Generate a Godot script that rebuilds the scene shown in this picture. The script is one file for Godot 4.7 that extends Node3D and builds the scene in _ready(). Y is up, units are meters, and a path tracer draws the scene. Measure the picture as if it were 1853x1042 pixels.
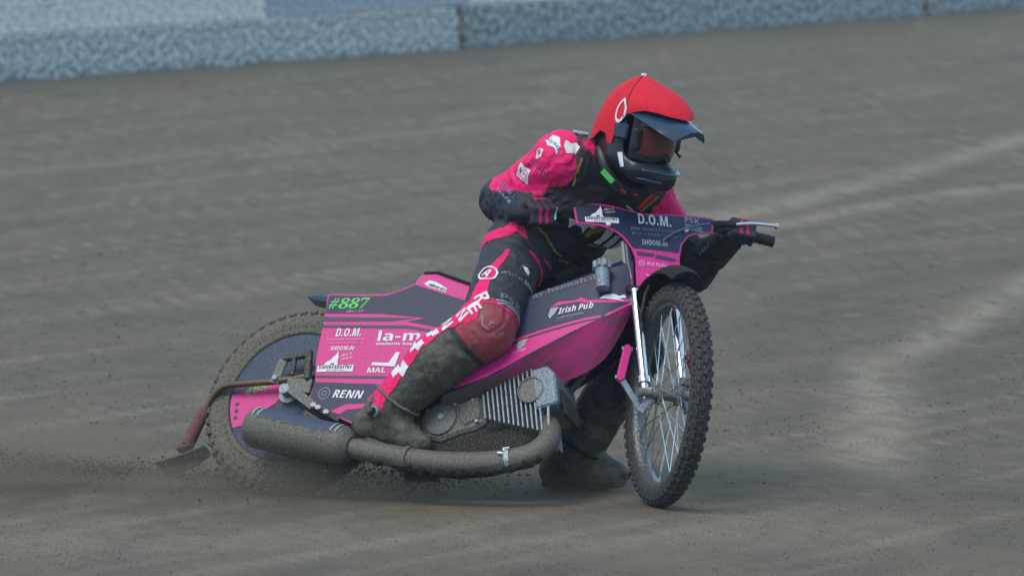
extends Node3D
# A speedway rider sliding a pink and navy track bike through a left-hand bend on a shale track.

# the motorcycle's own frame: X forward, Y up, Z to the rider's right; it leans 31 degrees into the bend
const BIKE_AT := Vector3(-0.7861, 0.0, -0.1831)
const BF := Vector3(0.8921, 0.0, 0.4518)
const BU := Vector3(0.2317, 0.8585, -0.4576)
const BR := Vector3(-0.3879, 0.5129, 0.7658)
# the steered front end inside that frame: X forward from the steering axis, Y along the axis, Z along the front axle
const FORK_AT := Vector3(1.350, 0.387, 0.039)
const FX := Vector3(0.6176, 0.2050, 0.7593)
const FY := Vector3(-0.3150, 0.9491, 0.0)
const FZ := Vector3(-0.7206, -0.2392, 0.6508)

var mats := {}
var rng := RandomNumberGenerator.new()
var nz := FastNoiseLite.new()
var nz2 := FastNoiseLite.new()
var sans: SystemFont
var serif: SystemFont

# ------------------------------------------------------------------ geometry
class Geo:
	var v := PackedVector3Array()
	var c := PackedColorArray()
	var col := Color(1, 1, 1)
	func tri(a: Vector3, b: Vector3, d: Vector3) -> void:
		v.append(a); v.append(b); v.append(d)
		c.append(col); c.append(col); c.append(col)
	func quad(a: Vector3, b: Vector3, d: Vector3, e: Vector3) -> void:
		tri(a, b, d); tri(a, d, e)
	func outward(from: int) -> void:
		var vol := 0.0
		var o := v[from] if v.size() > from else Vector3.ZERO
		for i in range(from, v.size(), 3):
			vol += (v[i] - o).dot((v[i + 1] - o).cross(v[i + 2] - o))
		if vol < 0.0:
			for i in range(from, v.size(), 3):
				var t := v[i + 1]
				v[i + 1] = v[i + 2]
				v[i + 2] = t
	func loft(rings: Array, closed := true, caps := true) -> void:
		var from := v.size()
		for r in rings.size() - 1:
			var a: PackedVector3Array = rings[r]
			var b: PackedVector3Array = rings[r + 1]
			var n := a.size()
			for i in (n if closed else n - 1):
				var k := (i + 1) % n
				quad(a[i], a[k], b[k], b[i])
		if caps:
			for e in [rings[0], rings[rings.size() - 1]]:
				var m := Vector3.ZERO
				for p in e: m += p
				m /= e.size()
				var flip: bool = e == rings[0]
				for i in e.size():
					if flip: tri(m, e[(i + 1) % e.size()], e[i])
					else: tri(m, e[i], e[(i + 1) % e.size()])
			outward(from)
	func tube(path: Array, radius, sides := 12, squash := 1.0) -> void:
		var rings := []
		var n := path.size()
		var up := Vector3.UP
		var t0: Vector3 = (path[1] - path[0]).normalized()
		if absf(t0.dot(up)) > 0.9: up = Vector3.RIGHT
		var side := t0.cross(up).normalized()
		for i in n:
			var t: Vector3
			if i == 0: t = t0
			elif i == n - 1: t = (path[i] - path[i - 1]).normalized()
			else: t = ((path[i + 1] - path[i]).normalized() + (path[i] - path[i - 1]).normalized()).normalized()
			side = (side - t * side.dot(t)).normalized()
			var w := t.cross(side)
			var rad: float = radius[i] if radius is Array else radius
			var ring := PackedVector3Array()
			for k in sides:
				var a := TAU * k / sides
				ring.append(path[i] + side * cos(a) * rad + w * sin(a) * rad * squash)
			rings.append(ring)
		loft(rings)
	func lathe(profile: Array, xf: Transform3D, seg := 32, from_a := 0.0, to_a := TAU) -> void:
		# profile: Vector2(radius, height along the local y axis)
		var full := absf(to_a - from_a - TAU) < 0.001
		var rings := []
		var cnt := seg if full else seg + 1
		for p in profile:
			var ring := PackedVector3Array()
			for k in cnt:
				var a := from_a + (to_a - from_a) * k / seg
				ring.append(xf * Vector3(cos(a) * p.x, p.y, sin(a) * p.x))
			rings.append(ring)
		var st := v.size()
		loft(rings, full, full and profile[0].x > 0.0001 and profile[profile.size() - 1] != profile[0])
		if full: outward(st)
	func ext(poly: PackedVector2Array, xf: Transform3D, z0: float, z1: float, bevel := 0.0) -> void:
		# an outline in local XY given depth along local z, its edges chamfered
		var from := v.size()
		var n := poly.size()
		var p := poly
		if Geometry2D.is_polygon_clockwise(p):
			p = p.duplicate(); p.reverse()
		var inner := PackedVector2Array()
		for i in n:
			var a := (p[i] - p[(i + n - 1) % n]).normalized()
			var b := (p[(i + 1) % n] - p[i]).normalized()
			var na := Vector2(-a.y, a.x)
			var nb := Vector2(-b.y, b.x)
			var m := (na + nb)
			m = m / maxf(0.35, m.length_squared() * 0.5)
			inner.append(p[i] + m * bevel)
		var tris := Geometry2D.triangulate_polygon(inner)
		for i in range(0, tris.size(), 3):
			var q := [inner[tris[i]], inner[tris[i + 1]], inner[tris[i + 2]]]
			if (q[1] - q[0]).cross(q[2] - q[0]) < 0: q = [q[0], q[2], q[1]]
			tri(xf * Vector3(q[0].x, q[0].y, z1), xf * Vector3(q[1].x, q[1].y, z1), xf * Vector3(q[2].x, q[2].y, z1))
			tri(xf * Vector3(q[0].x, q[0].y, z0), xf * Vector3(q[2].x, q[2].y, z0), xf * Vector3(q[1].x, q[1].y, z0))
		var rows := []
		if bevel > 0.0: rows = [[inner, z0], [p, z0 + bevel], [p, z1 - bevel], [inner, z1]]
		else: rows = [[p, z0], [p, z1]]
		for r in rows.size() - 1:
			for i in n:
				var k := (i + 1) % n
				var a: PackedVector2Array = rows[r][0]
				var b: PackedVector2Array = rows[r + 1][0]
				quad(xf * Vector3(a[i].x, a[i].y, rows[r][1]), xf * Vector3(a[k].x, a[k].y, rows[r][1]), xf * Vector3(b[k].x, b[k].y, rows[r + 1][1]), xf * Vector3(b[i].x, b[i].y, rows[r + 1][1]))
		outward(from)
	func rbox(size: Vector3, xf: Transform3D, bevel := 0.003) -> void:
		var x := size.x / 2
		var y := size.y / 2
		var b := bevel
		ext(PackedVector2Array([Vector2(-x + b, -y), Vector2(x - b, -y), Vector2(x, -y + b), Vector2(x, y - b), Vector2(x - b, y), Vector2(-x + b, y), Vector2(-x, y - b), Vector2(-x, -y + b)]), xf, -size.z / 2, size.z / 2, b * 0.8)
	func bar(a: Vector3, b: Vector3, w: float, t: float, up := Vector3.UP) -> void:
		# a straight bar of rectangular section from a to b
		var y := (b - a)
		var x := y.cross(up).normalized()
		rbox(Vector3(w, y.length(), t), Transform3D(Basis(x, y.normalized(), x.cross(y.normalized())), (a + b) / 2), minf(w, t) * 0.2)
	func lump(amount: float, freq: float, noise: FastNoiseLite, from := 0) -> void:
		for i in range(from, v.size()):
			var p := v[i] * freq
			v[i] += Vector3(noise.get_noise_3dv(p), noise.get_noise_3dv(p + Vector3(37, 0, 0)), noise.get_noise_3dv(p + Vector3(0, 51, 0))) * amount
	func mesh(crease := 40.0) -> ArrayMesh:
		var n := v.size()
		var fn := PackedVector3Array()
		var at := {}
		var key := []
		key.resize(n)
		for i in range(0, n, 3):
			var f := (v[i + 1] - v[i]).cross(v[i + 2] - v[i])
			fn.append(f)
			for k in 3:
				var q := Vector3i((v[i + k] * 20000.0).round())
				key[i + k] = q
				if at.has(q): at[q].append(i / 3)
				else: at[q] = [i / 3]
		var nn := PackedVector3Array()
		nn.resize(n)
		var lim := cos(deg_to_rad(crease))
		var un := PackedVector3Array()
		for f in fn: un.append(f.normalized())
		for i in n:
			var me := un[i / 3]
			var s := Vector3.ZERO
			for f in at[key[i]]:
				if un[f].dot(me) > lim: s += fn[f]
			nn[i] = s.normalized() if s.length() > 1e-14 else Vector3.UP
		var ov := v.duplicate()
		var on := nn
		var oc := c.duplicate()
		for i in range(0, n, 3):      # Godot's front faces run clockwise
			var t := ov[i + 1]; ov[i + 1] = ov[i + 2]; ov[i + 2] = t
			t = on[i + 1]; on[i + 1] = on[i + 2]; on[i + 2] = t
			var d := oc[i + 1]; oc[i + 1] = oc[i + 2]; oc[i + 2] = d
		var arr := []
		arr.resize(Mesh.ARRAY_MAX)
		arr[Mesh.ARRAY_VERTEX] = ov
		arr[Mesh.ARRAY_NORMAL] = on
		arr[Mesh.ARRAY_COLOR] = oc
		var am := ArrayMesh.new()
		am.add_surface_from_arrays(Mesh.PRIMITIVE_TRIANGLES, arr)
		return am

# a smooth union of tapered capsules, sampled on a grid and meshed as surface nets
class Flesh:
	var lo: Vector3
	var h: float
	var nx: int
	var ny: int
	var nz: int
	var s: PackedFloat32Array
	var near: PackedFloat32Array
	var who: PackedByteArray
	var k: float
	func _init(low: Vector3, high: Vector3, cell: float, soft: float) -> void:
		lo = low; h = cell; k = soft
		nx = int(ceil((high.x - low.x) / h)) + 1
		ny = int(ceil((high.y - low.y) / h)) + 1
		nz = int(ceil((high.z - low.z) / h)) + 1
		s.resize(nx * ny * nz)
		near.resize(nx * ny * nz)
		near.fill(1.0)
		who.resize(nx * ny * nz)
	func bone(a: Vector3, b: Vector3, ra: float, rb: float, id := 0, flat := Vector3.ZERO, squash := 1.0) -> void:
		# flat: a direction in which the section is squashed
		var m := maxf(ra, rb) + k * 5.0
		var p0 := (a.min(b) - Vector3.ONE * m - lo) / h
		var p1 := (a.max(b) + Vector3.ONE * m - lo) / h
		var x0 := maxi(0, int(p0.x)); var x1 := mini(nx - 1, int(p1.x) + 1)
		var y0 := maxi(0, int(p0.y)); var y1 := mini(ny - 1, int(p1.y) + 1)
		var z0 := maxi(0, int(p0.z)); var z1 := mini(nz - 1, int(p1.z) + 1)
		var ab := b - a
		var inv := 1.0 / maxf(ab.length_squared(), 1e-9)
		var ik := 1.0 / k
		var cut := k * 5.0
		var dr := rb - ra
		var sq := 1.0 / squash - 1.0
		for z in range(z0, z1 + 1):
			for y in range(y0, y1 + 1):
				var row := (z * ny + y) * nx
				var p := lo + Vector3(x0 * h, y * h, z * h) - a
				for x in range(x0, x1 + 1):
					var t := clampf(p.dot(ab) * inv, 0.0, 1.0)
					var w := p - ab * t
					if sq != 0.0: w += flat * (w.dot(flat) * sq)
					var d := w.length() - ra - dr * t
					if d < cut:
						s[row + x] += exp(-d * ik)
						if d < near[row + x]:
							near[row + x] = d
							who[row + x] = id
					p.x += h
	func close(rough: Callable) -> void:
		for i in s.size():
			if s[i] > 0.0:
				s[i] = -k * log(s[i])
				if absf(s[i]) < 0.03 and rough.is_valid():
					var x := i % nx
					var y := (i / nx) % ny
					var z := i / (nx * ny)
					s[i] += rough.call(lo + Vector3(x, y, z) * h, who[i])
			else:
				s[i] = 0.06
	func d(p: Vector3) -> float:
		var q := (p - lo) / h
		var x := clampi(int(q.x), 0, nx - 2); var y := clampi(int(q.y), 0, ny - 2); var z := clampi(int(q.z), 0, nz - 2)
		var f := q - Vector3(x, y, z)
		var i := (z * ny + y) * nx + x
		var j := i + nx * ny
		var a := lerpf(lerpf(s[i], s[i + 1], f.x), lerpf(s[i + nx], s[i + nx + 1], f.x), f.y)
		var b := lerpf(lerpf(s[j], s[j + 1], f.x), lerpf(s[j + nx], s[j + nx + 1], f.x), f.y)
		return lerpf(a, b, f.z)
	func grad(p: Vector3) -> Vector3:
		var e := h * 0.8
		return Vector3(d(p + Vector3(e, 0, 0)) - d(p - Vector3(e, 0, 0)), d(p + Vector3(0, e, 0)) - d(p - Vector3(0, e, 0)), d(p + Vector3(0, 0, e)) - d(p - Vector3(0, 0, e))).normalized()
	func snap(p: Vector3, dir := Vector3.ZERO) -> Vector3:
		# onto the surface, along dir or along the field's own slope
		if dir == Vector3.ZERO:
			for i in 12:
				p -= grad(p) * clampf(d(p), -0.02, 0.02)
			return p
		p += dir * 0.05
		for i in 40:
			var e := d(p)
			if e < 0.0005: break
			p -= dir * maxf(e * 0.7, 0.0007)
		return p
	func mesh(paint: Callable, shift := Vector3.ZERO) -> ArrayMesh:
		var idx := PackedInt32Array()
		idx.resize(s.size())
		idx.fill(-1)
		var vs := PackedVector3Array()
		var ns := PackedVector3Array()
		var cs := PackedColorArray()
		var corner := [0, 1, nx, nx + 1, nx * ny, nx * ny + 1, nx * ny + nx, nx * ny + nx + 1]
		var off := [Vector3(0, 0, 0), Vector3(1, 0, 0), Vector3(0, 1, 0), Vector3(1, 1, 0), Vector3(0, 0, 1), Vector3(1, 0, 1), Vector3(0, 1, 1), Vector3(1, 1, 1)]
		var edges := [[0, 1], [2, 3], [4, 5], [6, 7], [0, 2], [1, 3], [4, 6], [5, 7], [0, 4], [1, 5], [2, 6], [3, 7]]
		var c1: int = corner[1]; var c2: int = corner[2]; var c3: int = corner[3]; var c4: int = corner[4]
		var c5: int = corner[5]; var c6: int = corner[6]; var c7: int = corner[7]
		for z in nz - 1:
			for y in ny - 1:
				var row := (z * ny + y) * nx
				for x in nx - 1:
					var i := row + x
					var a := s[i]
					if a > 0.055 or a < -0.05: continue
					var n := int(a < 0) + int(s[i + c1] < 0) + int(s[i + c2] < 0) + int(s[i + c3] < 0) + int(s[i + c4] < 0) + int(s[i + c5] < 0) + int(s[i + c6] < 0) + int(s[i + c7] < 0)
					if n == 0 or n == 8: continue
					var sum := Vector3.ZERO
					var cnt := 0
					for e in edges:
						var va := s[i + corner[e[0]]]
						var vb := s[i + corner[e[1]]]
						if (va < 0) != (vb < 0):
							sum += (off[e[0]] as Vector3).lerp(off[e[1]], va / (va - vb))
							cnt += 1
					var p := lo + (Vector3(x, y, z) + sum / cnt) * h
					idx[i] = vs.size()
					vs.append(p - shift)
					ns.append(grad(p))
					cs.append(paint.call(p, who[i], ns[ns.size() - 1]))
		var tri := PackedInt32Array()
		for z in range(1, nz - 1):
			for y in range(1, ny - 1):
				var row := (z * ny + y) * nx
				for x in range(1, nx - 1):
					var i := row + x
					if idx[i] < 0: continue
					var a := s[i] < 0
					for axis in 3:
						var o := 1 if axis == 0 else (nx if axis == 1 else nx * ny)
						var b := s[i + o] < 0
						if a == b: continue
						var u := nx if axis == 0 else (nx * ny if axis == 1 else 1)
						var w := nx * ny if axis == 0 else (1 if axis == 1 else nx)
						var q := [idx[i], idx[i - u], idx[i - u - w], idx[i - w]]
						if q.min() < 0: continue
						if a: tri.append_array([q[0], q[2], q[1], q[0], q[3], q[2]])
						else: tri.append_array([q[0], q[1], q[2], q[0], q[2], q[3]])
		var arr := []
		arr.resize(Mesh.ARRAY_MAX)
		arr[Mesh.ARRAY_VERTEX] = vs
		arr[Mesh.ARRAY_NORMAL] = ns
		arr[Mesh.ARRAY_COLOR] = cs
		arr[Mesh.ARRAY_INDEX] = tri
		var am := ArrayMesh.new()
		am.add_surface_from_arrays(Mesh.PRIMITIVE_TRIANGLES, arr)
		return am

# ------------------------------------------------------------------ nodes
func put(parent: Node, called: String, m: Mesh, mat: Material, xf := Transform3D()) -> MeshInstance3D:
	var o := MeshInstance3D.new()
	o.name = called
	o.mesh = m
	o.material_override = mat
	o.transform = xf
	parent.add_child(o, true)
	return o
func part(parent: Node, called: String, xf := Transform3D()) -> Node3D:
	var o := Node3D.new()
	o.name = called
	o.transform = xf
	parent.add_child(o, true)
	return o
func tag(o: Node, label: String, category := "", group := "", kind := "") -> void:
	if label: o.set_meta("label", label)
	if category: o.set_meta("category", category)
	if group: o.set_meta("group", group)
	if kind: o.set_meta("kind", kind)
func rot(deg: Vector3, at := Vector3.ZERO) -> Transform3D:
	return Transform3D(Basis.from_euler(deg * PI / 180.0), at)
func along(y: Vector3, at: Vector3, hint := Vector3(0.3, 0.1, 0.9)) -> Transform3D:
	# local y runs along the given direction
	var yy := y.normalized()
	var x := yy.cross(hint).normalized()
	return Transform3D(Basis(x, yy, x.cross(yy)), at)
func poly(a: Array) -> PackedVector2Array:
	var p := PackedVector2Array()
	for i in range(0, a.size(), 2): p.append(Vector2(a[i], a[i + 1]))
	return p
func circle(c: Vector2, r: float, n := 28) -> PackedVector2Array:
	var p := PackedVector2Array()
	for i in n: p.append(c + Vector2(cos(TAU * i / n), sin(TAU * i / n)) * r)
	return p
func curve(pts: Array, n := 8) -> Array:
	# Catmull-Rom through the points
	var out := []
	for i in pts.size() - 1:
		var a = pts[maxi(i - 1, 0)]
		var b = pts[i]
		var c = pts[i + 1]
		var d = pts[mini(i + 2, pts.size() - 1)]
		for k in n:
			var t := float(k) / n
			out.append(0.5 * (2.0 * b + (c - a) * t + (2.0 * a - 5.0 * b + 4.0 * c - d) * t * t + (3.0 * b - a - 3.0 * c + d) * t * t * t))
	out.append(pts[pts.size() - 1])
	return out

# ------------------------------------------------------------------ materials
func tex(freq: float, stops: Array, size := 512, kind := FastNoiseLite.TYPE_SIMPLEX_SMOOTH, octaves := 4, sd := 1, as_normal := false, strength := 4.0, gain := 0.5) -> NoiseTexture2D:
	var n := FastNoiseLite.new()
	n.noise_type = kind
	n.frequency = freq
	n.fractal_octaves = octaves
	n.fractal_gain = gain
	n.seed = sd
	var t := NoiseTexture2D.new()
	t.width = size
	t.height = size
	t.seamless = true
	t.noise = n
	if as_normal:
		t.as_normal_map = true
		t.bump_strength = strength
	else:
		var g := Gradient.new()
		var offs := PackedFloat32Array()
		var cols := PackedColorArray()
		for s in stops:
			offs.append(s[0]); cols.append(s[1])
		g.offsets = offs
		g.colors = cols
		t.color_ramp = g
	return t
func mat(called: String, c: Color, rough := 0.6, metal := 0.0, spec := 0.5) -> StandardMaterial3D:
	var m := StandardMaterial3D.new()
	m.resource_name = called
	m.albedo_color = c
	m.roughness = rough
	m.metallic = metal
	m.metallic_specular = spec
	mats[called] = m
	return m
func tri_tex(m: StandardMaterial3D, t: Texture2D, scale: float, normal: Texture2D = null, ns := 0.5) -> void:
	m.albedo_texture = t
	m.uv1_triplanar = true
	m.uv1_scale = Vector3.ONE * scale
	if normal:
		m.normal_enabled = true
		m.normal_texture = normal
		m.normal_scale = ns
func rgb(r: int, g: int, b: int) -> Color:
	return Color8(r, g, b)
func lin(c: Color) -> Color:
	return c.srgb_to_linear()

# ------------------------------------------------------------------ flat print
var glyphs := {}
func letters(text: String, font: Font) -> PackedVector2Array:
	# the triangles of a line of text, one unit tall (cap height), starting at x = 0 on the baseline
	var key := text + str(font.get_instance_id())
	if glyphs.has(key): return glyphs[key]
	var t := TextMesh.new()
	t.font = font
	t.font_size = 32
	t.pixel_size = 1.0 / 24.0
	t.depth = 0.1
	t.curve_step = 1.5
	t.text = text
	t.horizontal_alignment = HORIZONTAL_ALIGNMENT_LEFT
	t.vertical_alignment = VERTICAL_ALIGNMENT_CENTER
	var arr := t.get_mesh_arrays()
	var vs: PackedVector3Array = arr[Mesh.ARRAY_VERTEX]
	var ids: PackedInt32Array = arr[Mesh.ARRAY_INDEX]
	var out := PackedVector2Array()
	var lo := Vector2(1e9, 1e9)
	var hi := -lo
	for i in range(0, ids.size(), 3):
		var a := vs[ids[i]]; var b := vs[ids[i + 1]]; var c := vs[ids[i + 2]]
		if a.z > 0.04 and b.z > 0.04 and c.z > 0.04:
			for p in [a, b, c]:
				var q := Vector2(p.x, p.y)
				out.append(q)
				lo = lo.min(q); hi = hi.max(q)
	var sc := 1.0 / maxf(hi.y - lo.y, 0.001)
	for i in out.size(): out[i] = (out[i] - lo) * sc
	glyphs[key] = out
	return out
func fill(p: PackedVector2Array) -> PackedVector2Array:
	var out := PackedVector2Array()
	for i in Geometry2D.triangulate_polygon(p): out.append(p[i])
	return out
func ring(c: Vector2, r0: float, r1: float, n := 32, sx := 1.0) -> PackedVector2Array:
	var out := PackedVector2Array()
	for i in n:
		var a := Vector2(cos(TAU * i / n) * sx, sin(TAU * i / n))
		var b := Vector2(cos(TAU * (i + 1) / n) * sx, sin(TAU * (i + 1) / n))
		for q in [c + a * r0, c + a * r1, c + b * r1, c + a * r0, c + b * r1, c + b * r0]: out.append(q)
	return out
func fit(t: PackedVector2Array, from: Vector2, to: Vector2, height: float, slant := 0.0) -> PackedVector2Array:
	# lay a line of text between two points of its baseline
	var w := 0.001
	for p in t: w = maxf(w, p.x)
	var x := (to - from)
	var y := Vector2(-x.y, x.x).normalized() * height
	var out := PackedVector2Array()
	for p in t: out.append(from + x * (p.x / w) + y * p.y + x.normalized() * slant * p.y * height)
	return out
func scrawl(from: Vector2, to: Vector2, height: float, sd := 1) -> PackedVector2Array:
	# print too small or too worn to read: a row of uneven strokes
	var r := RandomNumberGenerator.new()
	r.seed = sd
	var out := PackedVector2Array()
	var x := (to - from).normalized()
	var y := Vector2(-x.y, x.x)
	var along_it := 0.0
	var whole := (to - from).length()
	while along_it < whole:
		var w := height * r.randf_range(0.16, 0.24)
		var top := height * r.randf_range(0.6, 1.0)
		var lean := height * r.randf_range(-0.25, 0.3)
		var a := from + x * along_it
		for q in [a, a + x * w, a + x * (w + lean) + y * top, a, a + x * (w + lean) + y * top, a + x * lean + y * top]: out.append(q)
		var bar := height * r.randf_range(0.2, 0.5)
		var b := a + y * top * r.randf_range(0.0, 0.8)
		for q in [b, b + x * bar, b + x * bar + y * w, b, b + x * bar + y * w, b + y * w]: out.append(q)
		along_it += height * r.randf_range(0.42, 0.75)
		if r.randf() < 0.12: along_it += height * 0.5
	return out
func drape(t: PackedVector2Array, where: Callable, longest := 0.02) -> ArrayMesh:
	# triangles of a print laid on a surface; where() gives [point, normal] for a place in the print
	var g := Geo.new()
	var stack := []
	for i in range(0, t.size(), 3): stack.append([t[i], t[i + 1], t[i + 2]])
	var ns := []
	while stack.size():
		var q: Array = stack.pop_back()
		var e := [(q[1] - q[0]).length(), (q[2] - q[1]).length(), (q[0] - q[2]).length()]
		var m: float = e.max()
		if m > longest:
			var i: int = e.find(m)
			var a = q[i]; var b = q[(i + 1) % 3]; var c = q[(i + 2) % 3]
			var mid = (a + b) / 2
			stack.append([a, mid, c])
			stack.append([mid, b, c])
			continue
		var A: Array = where.call(q[0]); var B: Array = where.call(q[1]); var C: Array = where.call(q[2])
		if (B[0] - A[0]).cross(C[0] - A[0]).dot(A[1]) < 0.0:
			var x = B; B = C; C = x
		g.tri(A[0], B[0], C[0])
		ns.append_array([A[1], C[1], B[1]])
	var am := ArrayMesh.new()
	if g.v.size() == 0: return am
	for i in range(0, g.v.size(), 3):
		var tt := g.v[i + 1]; g.v[i + 1] = g.v[i + 2]; g.v[i + 2] = tt
	var arr := []
	arr.resize(Mesh.ARRAY_MAX)
	arr[Mesh.ARRAY_VERTEX] = g.v
	arr[Mesh.ARRAY_NORMAL] = PackedVector3Array(ns)
	am.add_surface_from_arrays(Mesh.PRIMITIVE_TRIANGLES, arr)
	return am
func flat(xf: Transform3D) -> Callable:
	return func(p: Vector2) -> Array: return [xf * Vector3(p.x, p.y, 0), xf.basis.z.normalized()]
func print_on(parent: Node, called: String, t: PackedVector2Array, m: Material, where: Callable, longest := 0.05) -> void:
	put(parent, called, drape(t, where, longest), m)

# ------------------------------------------------------------------ the place
func _ready() -> void:
	set_light()
	noises()
	make_materials()
	make_ground()
	make_fence()
	make_motorcycle()
	make_rider()
	make_dirt()

func set_light() -> void:
	var cam := Camera3D.new()
	cam.name = "camera"
	cam.position = Vector3(0, 2.254, 20.0)
	cam.rotation = Vector3(deg_to_rad(-4.5), 0, 0)
	cam.rotate_object_local(Vector3.BACK, deg_to_rad(-0.896))
	cam.fov = 5.31
	cam.near = 0.5
	cam.far = 3000.0
	var lens := CameraAttributesPhysical.new()
	lens.frustum_focal_length = 258.8
	lens.frustum_focus_distance = 20.05
	lens.exposure_aperture = 7.5
	lens.frustum_far = 3000.0
	lens.frustum_near = 0.5
	cam.attributes = lens
	add_child(cam)
	cam.make_current()
	var w := WorldEnvironment.new()
	w.name = "world"
	var e := Environment.new()
	e.background_mode = Environment.BG_SKY
	var sm := ProceduralSkyMaterial.new()
	sm.sky_top_color = Color(0.47, 0.57, 0.66)
	sm.sky_horizon_color = Color(0.57, 0.67, 0.74)
	sm.sky_curve = 0.25
	sm.ground_bottom_color = Color(0.36, 0.37, 0.36)
	sm.ground_horizon_color = Color(0.52, 0.56, 0.58)
	sm.sun_angle_max = 1.0
	var sky := Sky.new()
	sky.sky_material = sm
	e.sky = sky
	e.ambient_light_source = Environment.AMBIENT_SOURCE_SKY
	e.tonemap_mode = Environment.TONE_MAPPER_LINEAR
	e.tonemap_exposure = 2.4
	e.volumetric_fog_enabled = true
	e.volumetric_fog_density = 0.0
	e.fog_enabled = true
	e.fog_density = 0.0008
	e.fog_light_color = Color(0.72, 0.78, 0.84)
	e.sdfgi_enabled = true
	e.ssao_enabled = true
	e.ssil_enabled = true
	w.environment = e
	add_child(w)
	var sun := DirectionalLight3D.new()
	sun.name = "overcast_sun"
	sun.light_energy = 0.3
	sun.light_color = Color(1.0, 0.97, 0.93)
	sun.light_angular_distance = 30.0
	sun.shadow_enabled = true
	sun.rotation = Vector3(deg_to_rad(-58), deg_to_rad(-38), 0)
	add_child(sun)

func noises() -> void:
	rng.seed = 887
	nz.noise_type = FastNoiseLite.TYPE_SIMPLEX_SMOOTH
	nz.frequency = 1.0
	nz.fractal_octaves = 3
	nz.seed = 4
	nz2.noise_type = FastNoiseLite.TYPE_SIMPLEX_SMOOTH
	nz2.frequency = 1.0
	nz2.fractal_octaves = 5
	nz2.fractal_gain = 0.65
	nz2.seed = 9
	sans = SystemFont.new()
	sans.font_names = PackedStringArray(["Droid Sans"])
	sans.font_weight = 700
	serif = SystemFont.new()
	serif.font_names = PackedStringArray(["Droid Serif"])
	serif.font_weight = 700

const MUD := Color(0.105, 0.100, 0.082)      # linear
const SHALE := Color(0.150, 0.140, 0.118)
var PINK := Color8(206, 44, 136)
var SUITPINK := Color8(228, 18, 106)
var NAVY := Color8(30, 40, 70)

func muddy(called: String, base: Color, share: float, rough: float, metal := 0.0, scale := 3.0, sd := 3) -> StandardMaterial3D:
	# a finish with splashes of dried shale on it: share is about how much of it is covered
	var m := mat(called, Color(1, 1, 1), rough, metal)
	var mud := MUD.linear_to_srgb()
	var dark := (MUD * 0.45).linear_to_srgb()
	var pale := (SHALE * 1.25).linear_to_srgb()
	var e := 1.0 - share
	tri_tex(m, tex(0.035, [[0.0, base], [clampf(e - 0.16, 0.01, 0.90), base], [clampf(e - 0.04, 0.02, 0.92), base.lerp(dark, 0.6)], [clampf(e + 0.05, 0.03, 0.95), mud], [clampf(e + 0.22, 0.05, 0.98), pale], [1.0, dark]], 512, FastNoiseLite.TYPE_SIMPLEX, 6, sd, false, 4.0, 0.78), scale, mats.get("_grain"), 0.7)
	return m

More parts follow.
